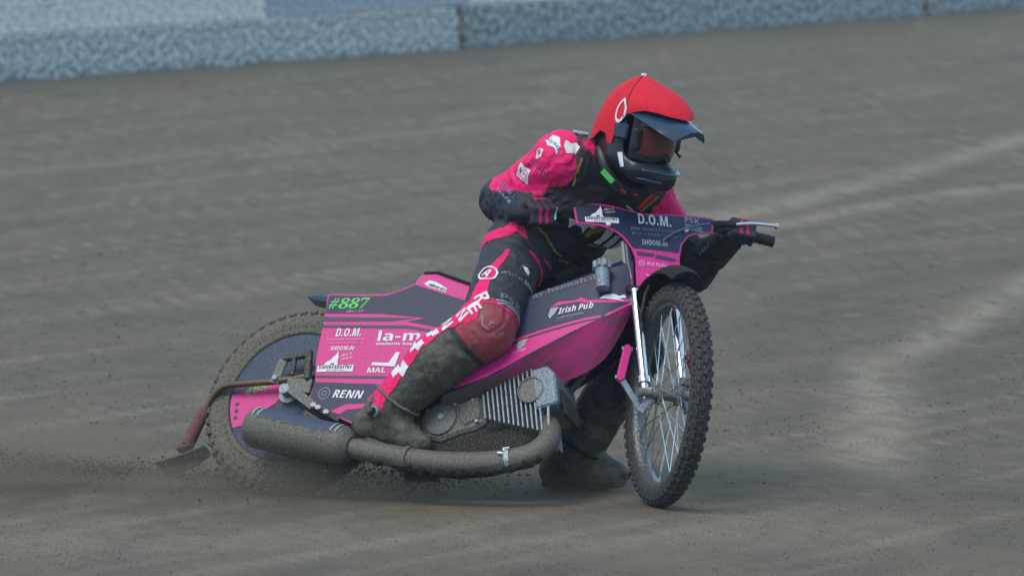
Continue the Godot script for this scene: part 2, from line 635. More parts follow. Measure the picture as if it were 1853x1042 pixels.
func make_materials() -> void:
	mats["_grain"] = tex(0.06, [], 512, FastNoiseLite.TYPE_SIMPLEX, 5, 21, true, 6.0)
	mats["_weave"] = tex(0.25, [], 256, FastNoiseLite.TYPE_VALUE, 2, 5, true, 3.0)
	var m: StandardMaterial3D
	m = mat("pink_vinyl", PINK, 0.42)
	tri_tex(m, tex(0.03, [[0.0, Color(0.74, 0.72, 0.72)], [0.32, Color(0.93, 0.92, 0.92)], [0.45, Color(1, 1, 1)], [0.62, Color(1, 1, 1)], [0.76, Color(0.80, 0.78, 0.74)], [1.0, Color(0.5, 0.5, 0.42)]], 1024, FastNoiseLite.TYPE_SIMPLEX, 6, 14, false, 4.0, 0.85), 1.3)
	m = mat("panel_paint", Color(1, 1, 1), 0.40)
	m.vertex_color_use_as_albedo = true
	m = mat("navy_vinyl", NAVY, 0.42)
	tri_tex(m, tex(0.03, [[0.0, Color(0.8, 0.82, 0.86)], [0.5, Color(1, 1, 1)], [0.85, Color(1, 1, 1)], [1.0, Color(0.92, 0.95, 0.9)]], 512, FastNoiseLite.TYPE_SIMPLEX_SMOOTH, 6, 15), 2.0)
	mat("stripe_pink", PINK * 0.96, 0.42)
	mat("stripe_navy", Color8(50, 54, 84), 0.42)
	mat("print_white", Color8(214, 216, 222), 0.5)
	mat("print_grey", Color8(150, 156, 170), 0.5)
	mat("print_dim", Color8(104, 108, 130), 0.5)
	mat("print_pinkish", Color8(226, 140, 196), 0.5)
	mat("print_green", Color8(86, 196, 92), 0.5)
	mat("print_navy", Color8(38, 46, 80), 0.5)
	mat("print_blue", Color8(96, 128, 190), 0.6)
	mat("print_gold", Color8(138, 112, 52), 0.5)
	mat("print_red", Color8(196, 40, 34), 0.5)
	mat("rubber_grip", Color8(30, 31, 36), 0.8)
	m = mat("black_plastic", Color8(24, 27, 34), 0.45)
	m = mat("black_fabric", Color8(17, 18, 22), 0.9)
	mat("chrome", Color8(222, 226, 232), 0.10, 1.0)
	mat("spoke_steel", Color8(216, 220, 226), 0.22, 1.0)
	m = muddy("aluminium", Color8(158, 168, 178), 0.26, 0.45, 0.55, 5.0, 8)
	m = muddy("plate_alloy", Color8(132, 146, 160), 0.24, 0.5, 0.45, 4.0, 18)
	m = muddy("rim_alloy", Color8(120, 130, 140), 0.42, 0.35, 0.6, 4.0, 28)
	m = muddy("crankcase_metal", Color8(136, 140, 138), 0.46, 0.6, 0.3, 5.0, 7)
	m = muddy("mud_engine", Color8(26, 26, 25), 0.34, 0.9, 0.0, 6.0, 17)
	m = muddy("pipe_steel", Color8(96, 98, 96), 0.60, 0.6, 0.3, 4.0, 12)
	m = muddy("tyre_rubber", Color8(38, 42, 50), 0.40, 0.85, 0.0, 4.0, 31)
	m = muddy("rear_tyre_rubber", Color8(62, 60, 56), 0.66, 0.95, 0.0, 4.0, 32)
	m = muddy("wheel_cover", Color8(52, 64, 88), 0.26, 0.5, 0.0, 3.0, 33)
	m = muddy("bare_steel", Color8(134, 106, 78), 0.40, 0.36, 0.75, 6.0, 34)
	m = muddy("red_rubber", Color8(120, 46, 50), 0.46, 0.8, 0.0, 6.0, 35)
	m = muddy("black_steel", Color8(46, 48, 50), 0.48, 0.6, 0.3, 5.0, 36)
	m = muddy("boot_leather", Color8(36, 36, 36), 0.72, 0.9, 0.0, 4.0, 37)
	mat("red_cover", Color8(206, 10, 46), 0.8)
	tri_tex(mats["red_cover"], tex(0.02, [[0.0, Color(0.86, 0.84, 0.84)], [0.5, Color(1, 1, 1)], [1.0, Color(1, 1, 1)]], 256, FastNoiseLite.TYPE_SIMPLEX_SMOOTH, 4, 47), 5.0, mats["_weave"], 0.2)
	mat("seam_red", Color8(110, 8, 28), 0.85)
	m = mat("helmet_black", Color8(28, 32, 42), 0.35)
	m = mat("peak_gloss", Color8(40, 62, 88), 0.16)
	m = mat("lens", Color8(88, 8, 16), 0.12)
	m.clearcoat_enabled = true
	m = mat("suit", Color(1, 1, 1), 0.68)
	m.vertex_color_use_as_albedo = true
	m.uv1_triplanar = true
	m.uv1_scale = Vector3.ONE * 12.0
	m.normal_enabled = true
	m.normal_texture = mats["_weave"]
	m.normal_scale = 0.25
	mat("print_dusty", Color8(150, 120, 116), 0.8)
	m = mat("pink_cloth", SUITPINK, 0.8)
	tri_tex(m, tex(0.05, [[0.0, Color(0.62, 0.6, 0.6)], [0.4, Color(1, 1, 1)], [1.0, Color(1, 1, 1)]], 256, FastNoiseLite.TYPE_SIMPLEX_SMOOTH, 4, 44), 5.0)
	m = mat("hair", Color8(120, 92, 72), 0.7)

# ---- ground
func seg_d(x: float, z: float, a: Vector2, b: Vector2) -> float:
	# distance across a streak: depth counts a fifth of breadth, as streaks are drawn out along the track
	var p := Vector2(x, z * 0.2)
	var q := Vector2(a.x, a.y * 0.2)
	var r := Vector2(b.x, b.y * 0.2)
	var t := clampf((p - q).dot(r - q) / (r - q).length_squared(), 0, 1)
	return (p - q - (r - q) * t).length()
func streak(x: float, z: float, pts: Array, w: float) -> float:
	var d := 9.0
	for i in pts.size() - 1: d = minf(d, seg_d(x, z, pts[i], pts[i + 1]))
	return clampf(1.0 - d / w, 0.0, 1.0)
func ground_y(x: float, z: float) -> float:
	var al := x * 0.575 - z * 0.818          # along the track
	var ac := x * 0.818 + z * 0.575          # across it
	var y := nz.get_noise_2d(al * 0.25, ac * 2.2) * 0.012 + nz2.get_noise_2d(x * 3.0, z * 3.0) * 0.006 + nz2.get_noise_2d(x * 17.0 + 40.0, z * 17.0) * 0.0025
	var near := clampf((Vector2(x, z) - Vector2(0.0, 0.0)).length() / 1.6 - 0.4, 0.15, 1.0)
	# the furrow the sliding rear tyre leaves, with the shale it has pushed up beside it
	var q := Vector2(x, z) - Vector2(-0.72, -0.16)
	var u := q.dot(Vector2(-0.93, -0.36))
	var v := q.dot(Vector2(-0.36, 0.93))
	if u > -0.25:
		var fade := clampf((u + 0.25) / 0.3, 0.0, 1.0) * clampf(1.0 - u / 6.0, 0.0, 1.0)
		y += fade * (0.022 * exp(-pow((v - 0.16) / 0.07, 2.0)) * (1.0 + 0.8 * nz2.get_noise_2d(u * 6.0, v * 9.0)) - 0.012 * exp(-pow(v / 0.07, 2.0)))
	return y * near - 0.004
func ground_colour(x: float, z: float) -> Color:
	var al := x * 0.575 - z * 0.818
	var ac := x * 0.818 + z * 0.575
	var base := Color(0.156, 0.134, 0.098)
	var wet := Color(0.102, 0.092, 0.076)
	var dry := Color(0.262, 0.234, 0.180)
	var bend := ac + 0.012 * al * al * 0.3
	var n := nz2.get_noise_2d(al * 0.35, ac * 1.3)
	var f := nz2.get_noise_2d(x * 2.2 + 7.0, z * 0.7)
	var rake := nz2.get_noise_2d(al * 0.14, bend * 4.5)          # lines left by earlier wheels
	var c := base.lerp(wet, clampf(0.34 + n * 0.7 + f * 0.5 + rake * 0.7, 0.0, 0.95))
	c = c.lerp(dry, clampf(rake * -1.5 - 0.32, 0.0, 0.5))
	c *= 1.0 + 0.22 * nz2.get_noise_2d(x * 19.0 + 3.0, z * 9.0)
	var e := 0.7 + 0.9 * nz2.get_noise_2d(x * 5.0, z * 1.6) + 0.8 * nz2.get_noise_2d(x * 21.0, z * 8.0)
	var s := 0.0
	s = maxf(s, streak(x, z, [Vector2(0.5, -12.2), Vector2(1.25, -13.59), Vector2(1.63, -14.66), Vector2(2.37, -17.05), Vector2(3.35, -20.42), Vector2(5.5, -27.0)], 0.15) * 0.9)
	s = maxf(s, streak(x, z, [Vector2(1.32, -12.48), Vector2(1.72, -13.47), Vector2(2.2, -14.52), Vector2(2.95, -15.57), Vector2(4.5, -18.5)], 0.09) * 0.9)
	s = maxf(s, streak(x, z, [Vector2(1.36, -3.8), Vector2(1.66, -5.31), Vector2(1.88, -6.21), Vector2(2.35, -8.37), Vector2(3.2, -12.0)], 0.13) * 1.0)
	s = maxf(s, streak(x, z, [Vector2(1.22, -1.2), Vector2(1.32, -2.6), Vector2(1.45, -4.3)], 0.22))
	s = maxf(s, streak(x, z, [Vector2(-3.0, 0.9), Vector2(0.0, 1.1), Vector2(1.2, 1.0)], 0.16) * 0.4)
	s = maxf(s, streak(x, z, [Vector2(-4.4, -16.0), Vector2(-2.2, -20.0), Vector2(-0.1, -23.2)], 0.12) * 0.35)
	c = c.lerp(dry, clampf(s * e * 1.25, 0.0, 1.0))
	var k := 0.0
	k = maxf(k, streak(x, z, [Vector2(0.75, -0.35), Vector2(1.1, -0.1), Vector2(1.9, 0.25)], 0.14) * 0.8)
	k = maxf(k, streak(x, z, [Vector2(1.65, -4.2), Vector2(2.2, -5.2), Vector2(2.8, -6.8)], 0.22) * 0.8)
	k = maxf(k, streak(x, z, [Vector2(1.0, -5.0), Vector2(1.25, -6.6), Vector2(1.9, -9.5)], 0.25) * 0.5)
	k = maxf(k, streak(x, z, [Vector2(-3.08, -17.0), Vector2(-2.19, -19.0), Vector2(-1.5, -19.5), Vector2(-0.81, -20.2), Vector2(-0.08, -22.0)], 0.05) * 0.6)
	k = maxf(k, streak(x, z, [Vector2(1.38, -27.16), Vector2(2.56, -29.57), Vector2(4.24, -31.02)], 0.06) * 0.6)
	k = maxf(k, streak(x, z, [Vector2(-1.43, -16.16), Vector2(-0.74, -17.31)], 0.04) * 0.7)
	c = c.lerp(wet * 0.9, clampf(k * e, 0.0, 1.0))
	return c

func make_ground() -> void:
	var m := mat("shale", Color(1, 1, 1), 0.92, 0.0, 0.35)
	m.vertex_color_use_as_albedo = true
	m.albedo_texture = tex(0.30, [[0.0, Color(0.42, 0.42, 0.44)], [0.30, Color(0.74, 0.74, 0.75)], [0.48, Color(0.92, 0.92, 0.92)], [0.66, Color(1, 1, 1)], [1.0, Color(1, 0.97, 0.92)]], 2048, FastNoiseLite.TYPE_SIMPLEX, 4, 61, false, 4.0, 0.7)
	m.uv1_scale = Vector3(0.14, 0.14, 1)
	m.uv1_offset = Vector3(0.5, 0.3, 0)
	var xs := [-900.0, -300.0, -100.0, -40.0, -16.0, -9.0]
	var x := -6.2
	while x < 7.8:
		xs.append(x); x += 0.045
	xs.append_array([9.0, 16.0, 40.0, 100.0, 300.0, 900.0])
	var zs := [200.0, 60.0, 24.0, 10.0]
	var z := 4.0
	while z > -50.0:
		zs.append(z)
		z -= 0.05 + 0.012 * maxf(0.0, 3.0 - z)
	zs.append_array([-70.0, -150.0, -400.0, -1200.0])
	var nx := xs.size()
	var vs := PackedVector3Array()
	var cs := PackedColorArray()
	var uv := PackedVector2Array()
	for zz in zs:
		for xx in xs:
			vs.append(Vector3(xx, ground_y(xx, zz), zz))
			cs.append(ground_colour(xx, zz))
			uv.append(Vector2(xx, zz))
	var ids := PackedInt32Array()
	for j in zs.size() - 1:
		for i in nx - 1:
			var a := j * nx + i
			ids.append_array([a, a + nx, a + 1, a + 1, a + nx, a + nx + 1])
	var st := SurfaceTool.new()
	st.begin(Mesh.PRIMITIVE_TRIANGLES)
	for i in vs.size():
		st.set_color(cs[i]); st.set_uv(uv[i]); st.add_vertex(vs[i])
	for i in ids: st.add_index(i)
	st.generate_normals()
	var am := st.commit()
	var nn: PackedVector3Array = am.surface_get_arrays(0)[Mesh.ARRAY_NORMAL]
	if nn[nn.size() / 2].y < 0: print("ground faces down")
	var o := put(self, "track_ground", am, m)
	tag(o, "", "", "", "structure")

# ---- fence
func make_fence() -> void:
	var dir := Vector3(0.5747, 0, -0.8183)
	var face := Vector3(0.8183, 0, 0.5747)
	if face.z < 0: face = -face
	var base := Vector3(-0.42, 0, -35.6)       # where the two kickboards meet
	var fence := part(self, "track_fence", Transform3D(Basis(dir, Vector3.UP, dir.cross(Vector3.UP)), base))
	tag(fence, "mud-spattered pale blue safety fence with a kickboard along the far track edge", "fence")
	var specks := [[0.0, Color8(58, 62, 62)], [0.34, Color8(88, 98, 102)], [0.44, Color8(126, 140, 148)], [0.53, Color8(168, 182, 190)], [0.62, Color8(216, 224, 224)], [1.0, Color8(232, 236, 234)]]
	var kick := mat("kickboard_paint", Color(1.0, 0.99, 0.97), 0.75)
	tri_tex(kick, tex(0.03, specks, 1024, FastNoiseLite.TYPE_SIMPLEX, 6, 71, false, 4.0, 0.8), 0.4)
	var kick2 := mat("kickboard_paint_darker", Color(0.84, 0.84, 0.84), 0.75)
	tri_tex(kick2, tex(0.026, specks, 1024, FastNoiseLite.TYPE_SIMPLEX, 6, 72, false, 4.0, 0.8), 0.37)
	var pale := mat("fence_board_white", Color(1, 1, 1), 0.7)
	tri_tex(pale, tex(0.035, [[0.0, Color8(70, 76, 74)], [0.32, Color8(104, 112, 108)], [0.40, Color8(206, 214, 208)], [0.7, Color8(230, 234, 228)], [1.0, Color8(236, 238, 232)]], 1024, FastNoiseLite.TYPE_SIMPLEX, 5, 73, false, 4.0, 0.75), 0.5)
	var blue := mat("fence_board_blue", Color(1, 1, 1), 0.7)
	tri_tex(blue, tex(0.03, [[0.0, Color8(66, 76, 84)], [0.36, Color8(122, 134, 144)], [0.5, Color8(158, 172, 182)], [0.8, Color8(186, 198, 204)], [1.0, Color8(192, 206, 206)]], 1024, FastNoiseLite.TYPE_SIMPLEX, 5, 74, false, 4.0, 0.7), 0.6)
	var dark := mat("fence_post", Color8(48, 54, 60), 0.8)
	# kickboards, 8 m each
	for k in range(-3, 4):
		var x0 := k * 8.0 + 0.06
		var g := Geo.new()
		var lean := 0.05
		var prof := poly([0.0, -0.05, -0.10 - lean, -0.05, -0.10, 0.405, -0.06, 0.405, 0.0 + lean * 0.2, 0.40, 0.03, 0.02])
		g.ext(prof, Transform3D(Basis(Vector3(0, 0, 1), Vector3(0, 1, 0), Vector3(-1, 0, 0)), Vector3(x0 + 7.88, 0, 0)), 0.0, 7.88, 0.008)
		put(fence, "kickboard", g.mesh(), kick if k < 0 else kick2)
		var p := Geo.new()
		p.rbox(Vector3(0.10, 1.25, 0.08), Transform3D(Basis(), Vector3(k * 8.0, 0.60, -0.14)), 0.006)
		put(fence, "post", p.mesh(), dark)
	var n := 0
	for k in range(-8, 8):
		var g := Geo.new()
		var x0 := k * 3.0 + 0.2
		g.rbox(Vector3(2.985, 0.86, 0.05), Transform3D(Basis.from_euler(Vector3(-0.03, 0, 0)), Vector3(x0 + 1.5, 0.845, -0.085 + 0.006 * (n % 2))), 0.006)
		put(fence, "board", g.mesh(), blue if k == -1 or k > 0 else pale)
		n += 1
	# shale thrown up against the foot of the boards
	var b := Geo.new()
	var rings := []
	for i in 260:
		var xx := -24.0 + i * 0.19
		var hh := 0.035 + 0.035 * absf(nz.get_noise_1d(xx * 1.3)) + 0.02 * nz2.get_noise_1d(xx * 7.0)
		rings.append(PackedVector3Array([Vector3(xx, -0.03, -0.03), Vector3(xx, hh, 0.03), Vector3(xx, hh * 0.7, 0.11), Vector3(xx, hh * 0.3, 0.30), Vector3(xx, -0.03, 0.6)]))
	b.col = Color(0.12, 0.115, 0.10)
	b.loft(rings, false, false)
	var bank := put(self, "shale_bank", b.mesh(80.0), mats["shale"], fence.transform)
	tag(bank, "", "", "", "structure")

# ------------------------------------------------------------------ the motorcycle
var bike: Node3D
const ZUP := Basis(Vector3(1, 0, 0), Vector3(0, 0, 1), Vector3(0, -1, 0))    # local y (a lathe's axis) runs along Z

func make_motorcycle() -> void:
	bike = part(self, "speedway_motorcycle", Transform3D(Basis(BF, BU, BR).orthonormalized(), BIKE_AT))
	tag(bike, "pink and navy speedway motorcycle leaning over in a slide under its rider", "motorcycle")
	make_rear_wheel()
	make_front_end()
	make_engine()
	make_exhaust()
	make_body()
	make_deflector()

func block_mesh(size: Vector3) -> ArrayMesh:
	var g := Geo.new()
	var a := size / 2
	var b := Vector3(a.x * 0.78, a.y, a.z * 0.82)
	var lo := PackedVector3Array([Vector3(-a.x, -a.y, -a.z), Vector3(a.x, -a.y, -a.z), Vector3(a.x, -a.y, a.z), Vector3(-a.x, -a.y, a.z)])
	var hi := PackedVector3Array([Vector3(-b.x, b.y, -b.z), Vector3(b.x, b.y, -b.z), Vector3(b.x, b.y, b.z), Vector3(-b.x, b.y, b.z)])
	g.loft([lo, hi])
	return g.mesh(20.0)

func tyre(parent: Node, called: String, rc: float, hh: float, hw: float, m: Material) -> void:
	var g := Geo.new()
	var prof := []
	for i in 25:
		var a := TAU * i / 24.0
		var c := cos(a)
		var s := sin(a)
		prof.append(Vector2(rc + hh * (signf(c) * pow(absf(c), 0.85)), hw * signf(s) * pow(absf(s), 0.9)))
	prof[24] = prof[0]
	g.lathe(prof, Transform3D(ZUP), 96)
	put(parent, called, g.mesh(70.0), m)

func make_rear_wheel() -> void:
	var w := part(bike, "rear_wheel", Transform3D(Basis(Vector3.BACK, 0.13), Vector3(0, 0.3316, 0)))
	tyre(w, "tyre", 0.278, 0.046, 0.050, mats.rear_tyre_rubber)
	var cen := block_mesh(Vector3(0.023, 0.014, 0.024))
	var sho := block_mesh(Vector3(0.024, 0.015, 0.020))
	for i in 50:
		var a := TAU * i / 50.0
		for k in 4:
			var off: float = [-0.041, -0.014, 0.014, 0.041][k]
			var aa := a + (0.0 if k in [1, 2] else TAU / 100.0)
			var rr := 0.326 if k in [1, 2] else 0.309
			var tilt: float = [-0.85, -0.2, 0.2, 0.85][k]
			var radial := Vector3(cos(aa), sin(aa), 0)
			var up := (radial * cos(tilt) + Vector3(0, 0, 1) * sin(tilt)).normalized()
			var tang := Vector3(-sin(aa), cos(aa), 0)
			var b := Basis(tang, up, tang.cross(up)).rotated(up, rng.randf_range(-0.06, 0.06))
			put(w, "tread_block", cen if k in [1, 2] else sho, mats.rear_tyre_rubber, Transform3D(b, radial * rr + Vector3(0, 0, off)))
	var rim := Geo.new()
	rim.lathe([Vector2(0.246, 0.040), Vector2(0.252, 0.043), Vector2(0.252, 0.049), Vector2(0.240, 0.050), Vector2(0.232, 0.044), Vector2(0.228, 0.0), Vector2(0.232, -0.044), Vector2(0.252, -0.049), Vector2(0.250, -0.03), Vector2(0.246, 0.040)], Transform3D(ZUP), 80)
	put(w, "rim", rim.mesh(50.0), mats.rear_tyre_rubber)
	for sgn in [1.0, -1.0]:
		var cov := Geo.new()
		cov.lathe([Vector2(0.0, 0.062 * sgn), Vector2(0.06, 0.060 * sgn), Vector2(0.16, 0.054 * sgn), Vector2(0.228, 0.046 * sgn), Vector2(0.231, 0.043 * sgn), Vector2(0.228, 0.040 * sgn), Vector2(0.0, 0.040 * sgn)], Transform3D(ZUP), 64)
		put(w, "wheel_cover", cov.mesh(50.0), mats.wheel_cover)
	var hub := Geo.new()
	hub.lathe([Vector2(0.0, -0.11), Vector2(0.018, -0.11), Vector2(0.02, -0.08), Vector2(0.035, -0.078), Vector2(0.035, 0.078), Vector2(0.02, 0.08), Vector2(0.018, 0.115), Vector2(0.0, 0.115)], Transform3D(ZUP), 24)
	put(w, "hub", hub.mesh(), mats.aluminium)
	# the pink field printed on the lower left of the cover
	var turn := Transform3D(Basis(Vector3.BACK, -0.13), Vector3.ZERO)
	var on_cover := func(p: Vector2) -> Array:
		var q := Vector2(p.x, p.y - 0.3316)
		var r := q.length()
		if r > 0.226: q = q * (0.226 / r)
		r = q.length()
		var z := lerpf(0.062, 0.060, r / 0.06)
		if r > 0.16: z = lerpf(0.054, 0.046, (r - 0.16) / 0.068)
		elif r > 0.06: z = lerpf(0.060, 0.054, (r - 0.06) / 0.10)
		z += 0.002
		return [turn * Vector3(q.x, q.y, z), Vector3(0, 0, 1)]
	print_on(w, "pink_field", fill(poly([-0.24, 0.33, -0.20, 0.338, -0.167, 0.349, -0.12, 0.366, -0.072, 0.385, -0.03, 0.390, 0.0, 0.372, -0.022, 0.335, -0.048, 0.300, -0.105, 0.262, -0.153, 0.222, -0.193, 0.212, -0.24, 0.215])), mats.pink_vinyl, on_cover, 0.02)
	var up_cover := func(p: Vector2) -> Array:
		var r: Array = on_cover.call(p)
		return [r[0] + Vector3(0, 0, 0.0012), r[1]]
	print_on(w, "lettering", fit(letters("#887", serif), Vector2(-0.172, 0.326), Vector2(-0.072, 0.357), 0.026, 0.2), mats.print_green, up_cover, 0.03)
	for k in 3: print_on(w, "stud_print", fill(circle(Vector2(-0.196 + k * 0.003, 0.296 - k * 0.024), 0.0075, 12)), mats.print_navy, up_cover)

func plate_x(z: float) -> float:
	return -0.032 - 0.30 * z * z

func make_front_end() -> void:
	var fx := Transform3D(Basis(FX, FY, FZ).orthonormalized(), FORK_AT)
	# ---- wheel
	var w := part(bike, "front_wheel", fx)
	tyre(w, "tyre", 0.319, 0.033, 0.0335, mats.tyre_rubber)
	var cen := block_mesh(Vector3(0.020, 0.010, 0.015))
	var mid := block_mesh(Vector3(0.022, 0.010, 0.014))
	var sho := block_mesh(Vector3(0.019, 0.009, 0.011))
	for i in 60:
		var a := TAU * i / 60.0
		for k in 5:
			var aa := a + (TAU / 120.0 if k in [1, 3] else 0.0)
			var tilt: float = [-1.12, -0.55, 0.0, 0.55, 1.12][k]
			var rr := 0.319 + 0.0335 * pow(cos(tilt), 0.9)
			var off := 0.0340 * sin(tilt)
			var radial := Vector3(cos(aa), sin(aa), 0)
			var up := (radial * cos(tilt) + Vector3(0, 0, 1) * sin(tilt)).normalized()
			var tang := Vector3(-sin(aa), cos(aa), 0)
			put(w, "tread_block", cen if k == 2 else (mid if k in [1, 3] else sho), mats.tyre_rubber, Transform3D(Basis(tang, up, tang.cross(up)), radial * (rr + 0.002) + Vector3(0, 0, off)))
	var rim := Geo.new()
	rim.lathe([Vector2(0.300, 0.021), Vector2(0.296, 0.024), Vector2(0.286, 0.022), Vector2(0.279, 0.012), Vector2(0.276, 0.0), Vector2(0.279, -0.012), Vector2(0.286, -0.022), Vector2(0.296, -0.024), Vector2(0.300, -0.021), Vector2(0.300, 0.021)], Transform3D(ZUP), 96)
	put(w, "rim", rim.mesh(50.0), mats.rim_alloy)
	var hub := Geo.new()
	hub.lathe([Vector2(0.0, -0.055), Vector2(0.016, -0.055), Vector2(0.018, -0.036), Vector2(0.034, -0.035), Vector2(0.034, -0.027), Vector2(0.02, -0.022), Vector2(0.019, 0.022), Vector2(0.034, 0.027), Vector2(0.034, 0.035), Vector2(0.018, 0.036), Vector2(0.016, 0.055), Vector2(0.0, 0.055)], Transform3D(ZUP), 24)
	put(w, "hub", hub.mesh(), mats.crankcase_metal)
	for i in 36:
		var a := TAU * i / 36.0 + 0.05
		var sgn := 1.0 if i % 2 == 0 else -1.0
		var tw := 0.62 if (i / 2) % 2 == 0 else -0.62
		var g := Geo.new()
		g.tube([Vector3(cos(a + tw) * 0.032, sin(a + tw) * 0.032, 0.031 * sgn), Vector3(cos(a) * 0.279, sin(a) * 0.279, 0.006 * sgn)], 0.0017, 6)
		put(w, "spoke", g.mesh(), mats.spoke_steel)
		if i % 3 == 0: continue
	# ---- fork
	var f := part(bike, "front_fork", fx)
	for s in [1.0, -1.0]:
		var z: float = 0.066 * s
		var g := Geo.new()
		g.lathe([Vector2(0.0, 0.055), Vector2(0.0155, 0.055), Vector2(0.0155, 0.40), Vector2(0.0, 0.40)], Transform3D(Basis(), Vector3(-0.03, 0, z)), 24)
		put(f, "chrome_tube", g.mesh(), mats.chrome)
		var u := Geo.new()
		u.lathe([Vector2(0.0, 0.385), Vector2(0.0185, 0.385), Vector2(0.0185, 0.66), Vector2(0.0, 0.66)], Transform3D(Basis(), Vector3(-0.062, 0, z)), 20)
		put(f, "upper_tube", u.mesh(), mats.navy_vinyl)
		var b := Geo.new()
		b.lathe([Vector2(0.0, -0.045), Vector2(0.009, -0.043), Vector2(0.009, 0.015), Vector2(0.013, 0.02), Vector2(0.013, 0.05), Vector2(0.021, 0.052), Vector2(0.021, 0.075), Vector2(0.017, 0.08), Vector2(0.0, 0.08)], Transform3D(Basis(), Vector3(-0.03, 0, z)), 20)
		put(f, "fork_leg", b.mesh(), mats.spoke_steel if s > 0 else mats.crankcase_metal)
		var v := Geo.new()
		var q0 := Vector3(-0.060, 0.085, 0.132 * s)
		var q1 := Vector3(-0.030, -0.048, 0.086 * s)
		v.bar(q0, q1, 0.020, 0.009, Vector3.RIGHT)
		v.bar(q1 + Vector3(0, -0.008, 0.004 * s), Vector3(0.0, 0.022, 0.040 * s), 0.022, 0.009, Vector3.RIGHT)
		v.bar(Vector3(-0.02, 0.020, 0.095 * s), Vector3(0.0, 0.016, 0.045 * s), 0.016, 0.008, Vector3.RIGHT)
		put(f, "link_plate", v.mesh(), mats.plate_alloy)
		var k := Geo.new()
		var p0 := Vector3(-0.050, 0.188, 0.104 * s)
		var p1 := Vector3(-0.056, 0.082, 0.135 * s)
		var kd := (p0 - p1).normalized()
		k.ext(poly([-0.013, -0.005, 0.0, -0.016, 0.013, -0.005, 0.013, 0.115, 0.0, 0.126, -0.013, 0.115]), Transform3D(Basis(kd.cross(Vector3.RIGHT).normalized(), kd, kd.cross(Vector3.RIGHT).normalized().cross(kd)), p1), -0.010, 0.010, 0.003)
		put(f, "pink_strut", k.mesh(), mats.pink_vinyl)
		for p in [p0, p1]:
			var q := Geo.new()
			q.lathe([Vector2(0.0, -0.016), Vector2(0.009, -0.016), Vector2(0.009, 0.016), Vector2(0.006, 0.019), Vector2(0.0, 0.019)], Transform3D(ZUP, p), 16)
			put(f, "strut_bolt", q.mesh(), mats.chrome)
		var axle := Geo.new()
		axle.lathe([Vector2(0.0, 0.04 * s), Vector2(0.012, 0.04 * s), Vector2(0.012, 0.09 * s), Vector2(0.017, 0.09 * s), Vector2(0.015, 0.102 * s), Vector2(0.0, 0.102 * s)], Transform3D(ZUP), 16)
		put(f, "axle_nut", axle.mesh(), mats.crankcase_metal)
	# red coil springs on the far side
	var pts := []
	for i in 97:
		var a := TAU * i / 16.0
		pts.append(Vector3(-0.035 + cos(a) * 0.024, 0.07 + 0.0013 * i, -0.125 + sin(a) * 0.024))
	var coil := Geo.new()
	coil.tube(pts, 0.0042, 7)
	put(f, "coil_spring", coil.mesh(), mats.red_rubber)
	for y in [0.405, 0.655]:
		var cl := Geo.new()
		cl.ext(poly([-0.09, -0.035, 0.09, -0.035, 0.094, 0.0, 0.09, 0.020, -0.09, 0.020, -0.094, 0.0]), Transform3D(Basis(Vector3(0, 0, 1), Vector3(1, 0, 0), Vector3(0, 1, 0)), Vector3(-0.058 if y > 0.5 else -0.046, y, 0)), -0.014, 0.014, 0.004)
		put(f, "fork_clamp", cl.mesh(), mats.black_plastic)
	var stem := Geo.new()
	stem.lathe([Vector2(0.0, 0.38), Vector2(0.022, 0.38), Vector2(0.022, 0.67), Vector2(0.0, 0.67)], Transform3D(Basis(), Vector3(-0.075, 0, 0)), 18)
	put(f, "steering_stem", stem.mesh(), mats.black_plastic)
	var sticker := Geo.new()
	for i in 4:
		var a0 := 0.9 + i * 0.2
		var xx := Vector3(-0.062, 0, 0.066)
		sticker.quad(xx + Vector3(cos(a0) * 0.0192, 0.425, sin(a0) * 0.0192), xx + Vector3(cos(a0) * 0.0192, 0.60, sin(a0) * 0.0192), xx + Vector3(cos(a0 + 0.2) * 0.0192, 0.60, sin(a0 + 0.2) * 0.0192), xx + Vector3(cos(a0 + 0.2) * 0.0192, 0.425, sin(a0 + 0.2) * 0.0192))
	put(f, "tube_sticker", sticker.mesh(80.0), mats.print_grey)
	# ---- front mudguard, a black blade over the tyre
	var mg := Geo.new()
	var rings := []
	for i in 27:
		var a := deg_to_rad(44.0 + i * 4.1)
		var rad := Vector3(cos(a), sin(a), 0)
		var rr := 0.410 + 0.014 * sin(PI * i / 26.0)
		var hw := 0.056 + 0.008 * sin(PI * minf(1.0, i / 20.0) * 0.7)
		var ringp := PackedVector3Array()
		for t in 9:
			var q := -1.0 + t * 0.25
			ringp.append(rad * (rr - 0.030 * q * q) + Vector3(0, 0, q * hw))
		for t in 9:
			var q := 1.0 - t * 0.25
			ringp.append(rad * (rr - 0.004 - 0.030 * q * q) + Vector3(0, 0, q * (hw - 0.003)))
		rings.append(ringp)
	mg.loft(rings)
	var mgp := part(bike, "front_mudguard", fx)
	put(mgp, "blade", mg.mesh(50.0), mats.black_fabric)
	for s in [1.0, -1.0]:
		var st := Geo.new()
		st.tube([Vector3(-0.03, 0.30, 0.055 * s), Vector3(0.02, 0.36, 0.050 * s), Vector3(0.05, 0.375, 0.045 * s)], 0.005, 8)
		put(mgp, "stay", st.mesh(), mats.black_steel)
	# ---- number plate in front of the bars
	var pl := part(bike, "front_shield", fx)
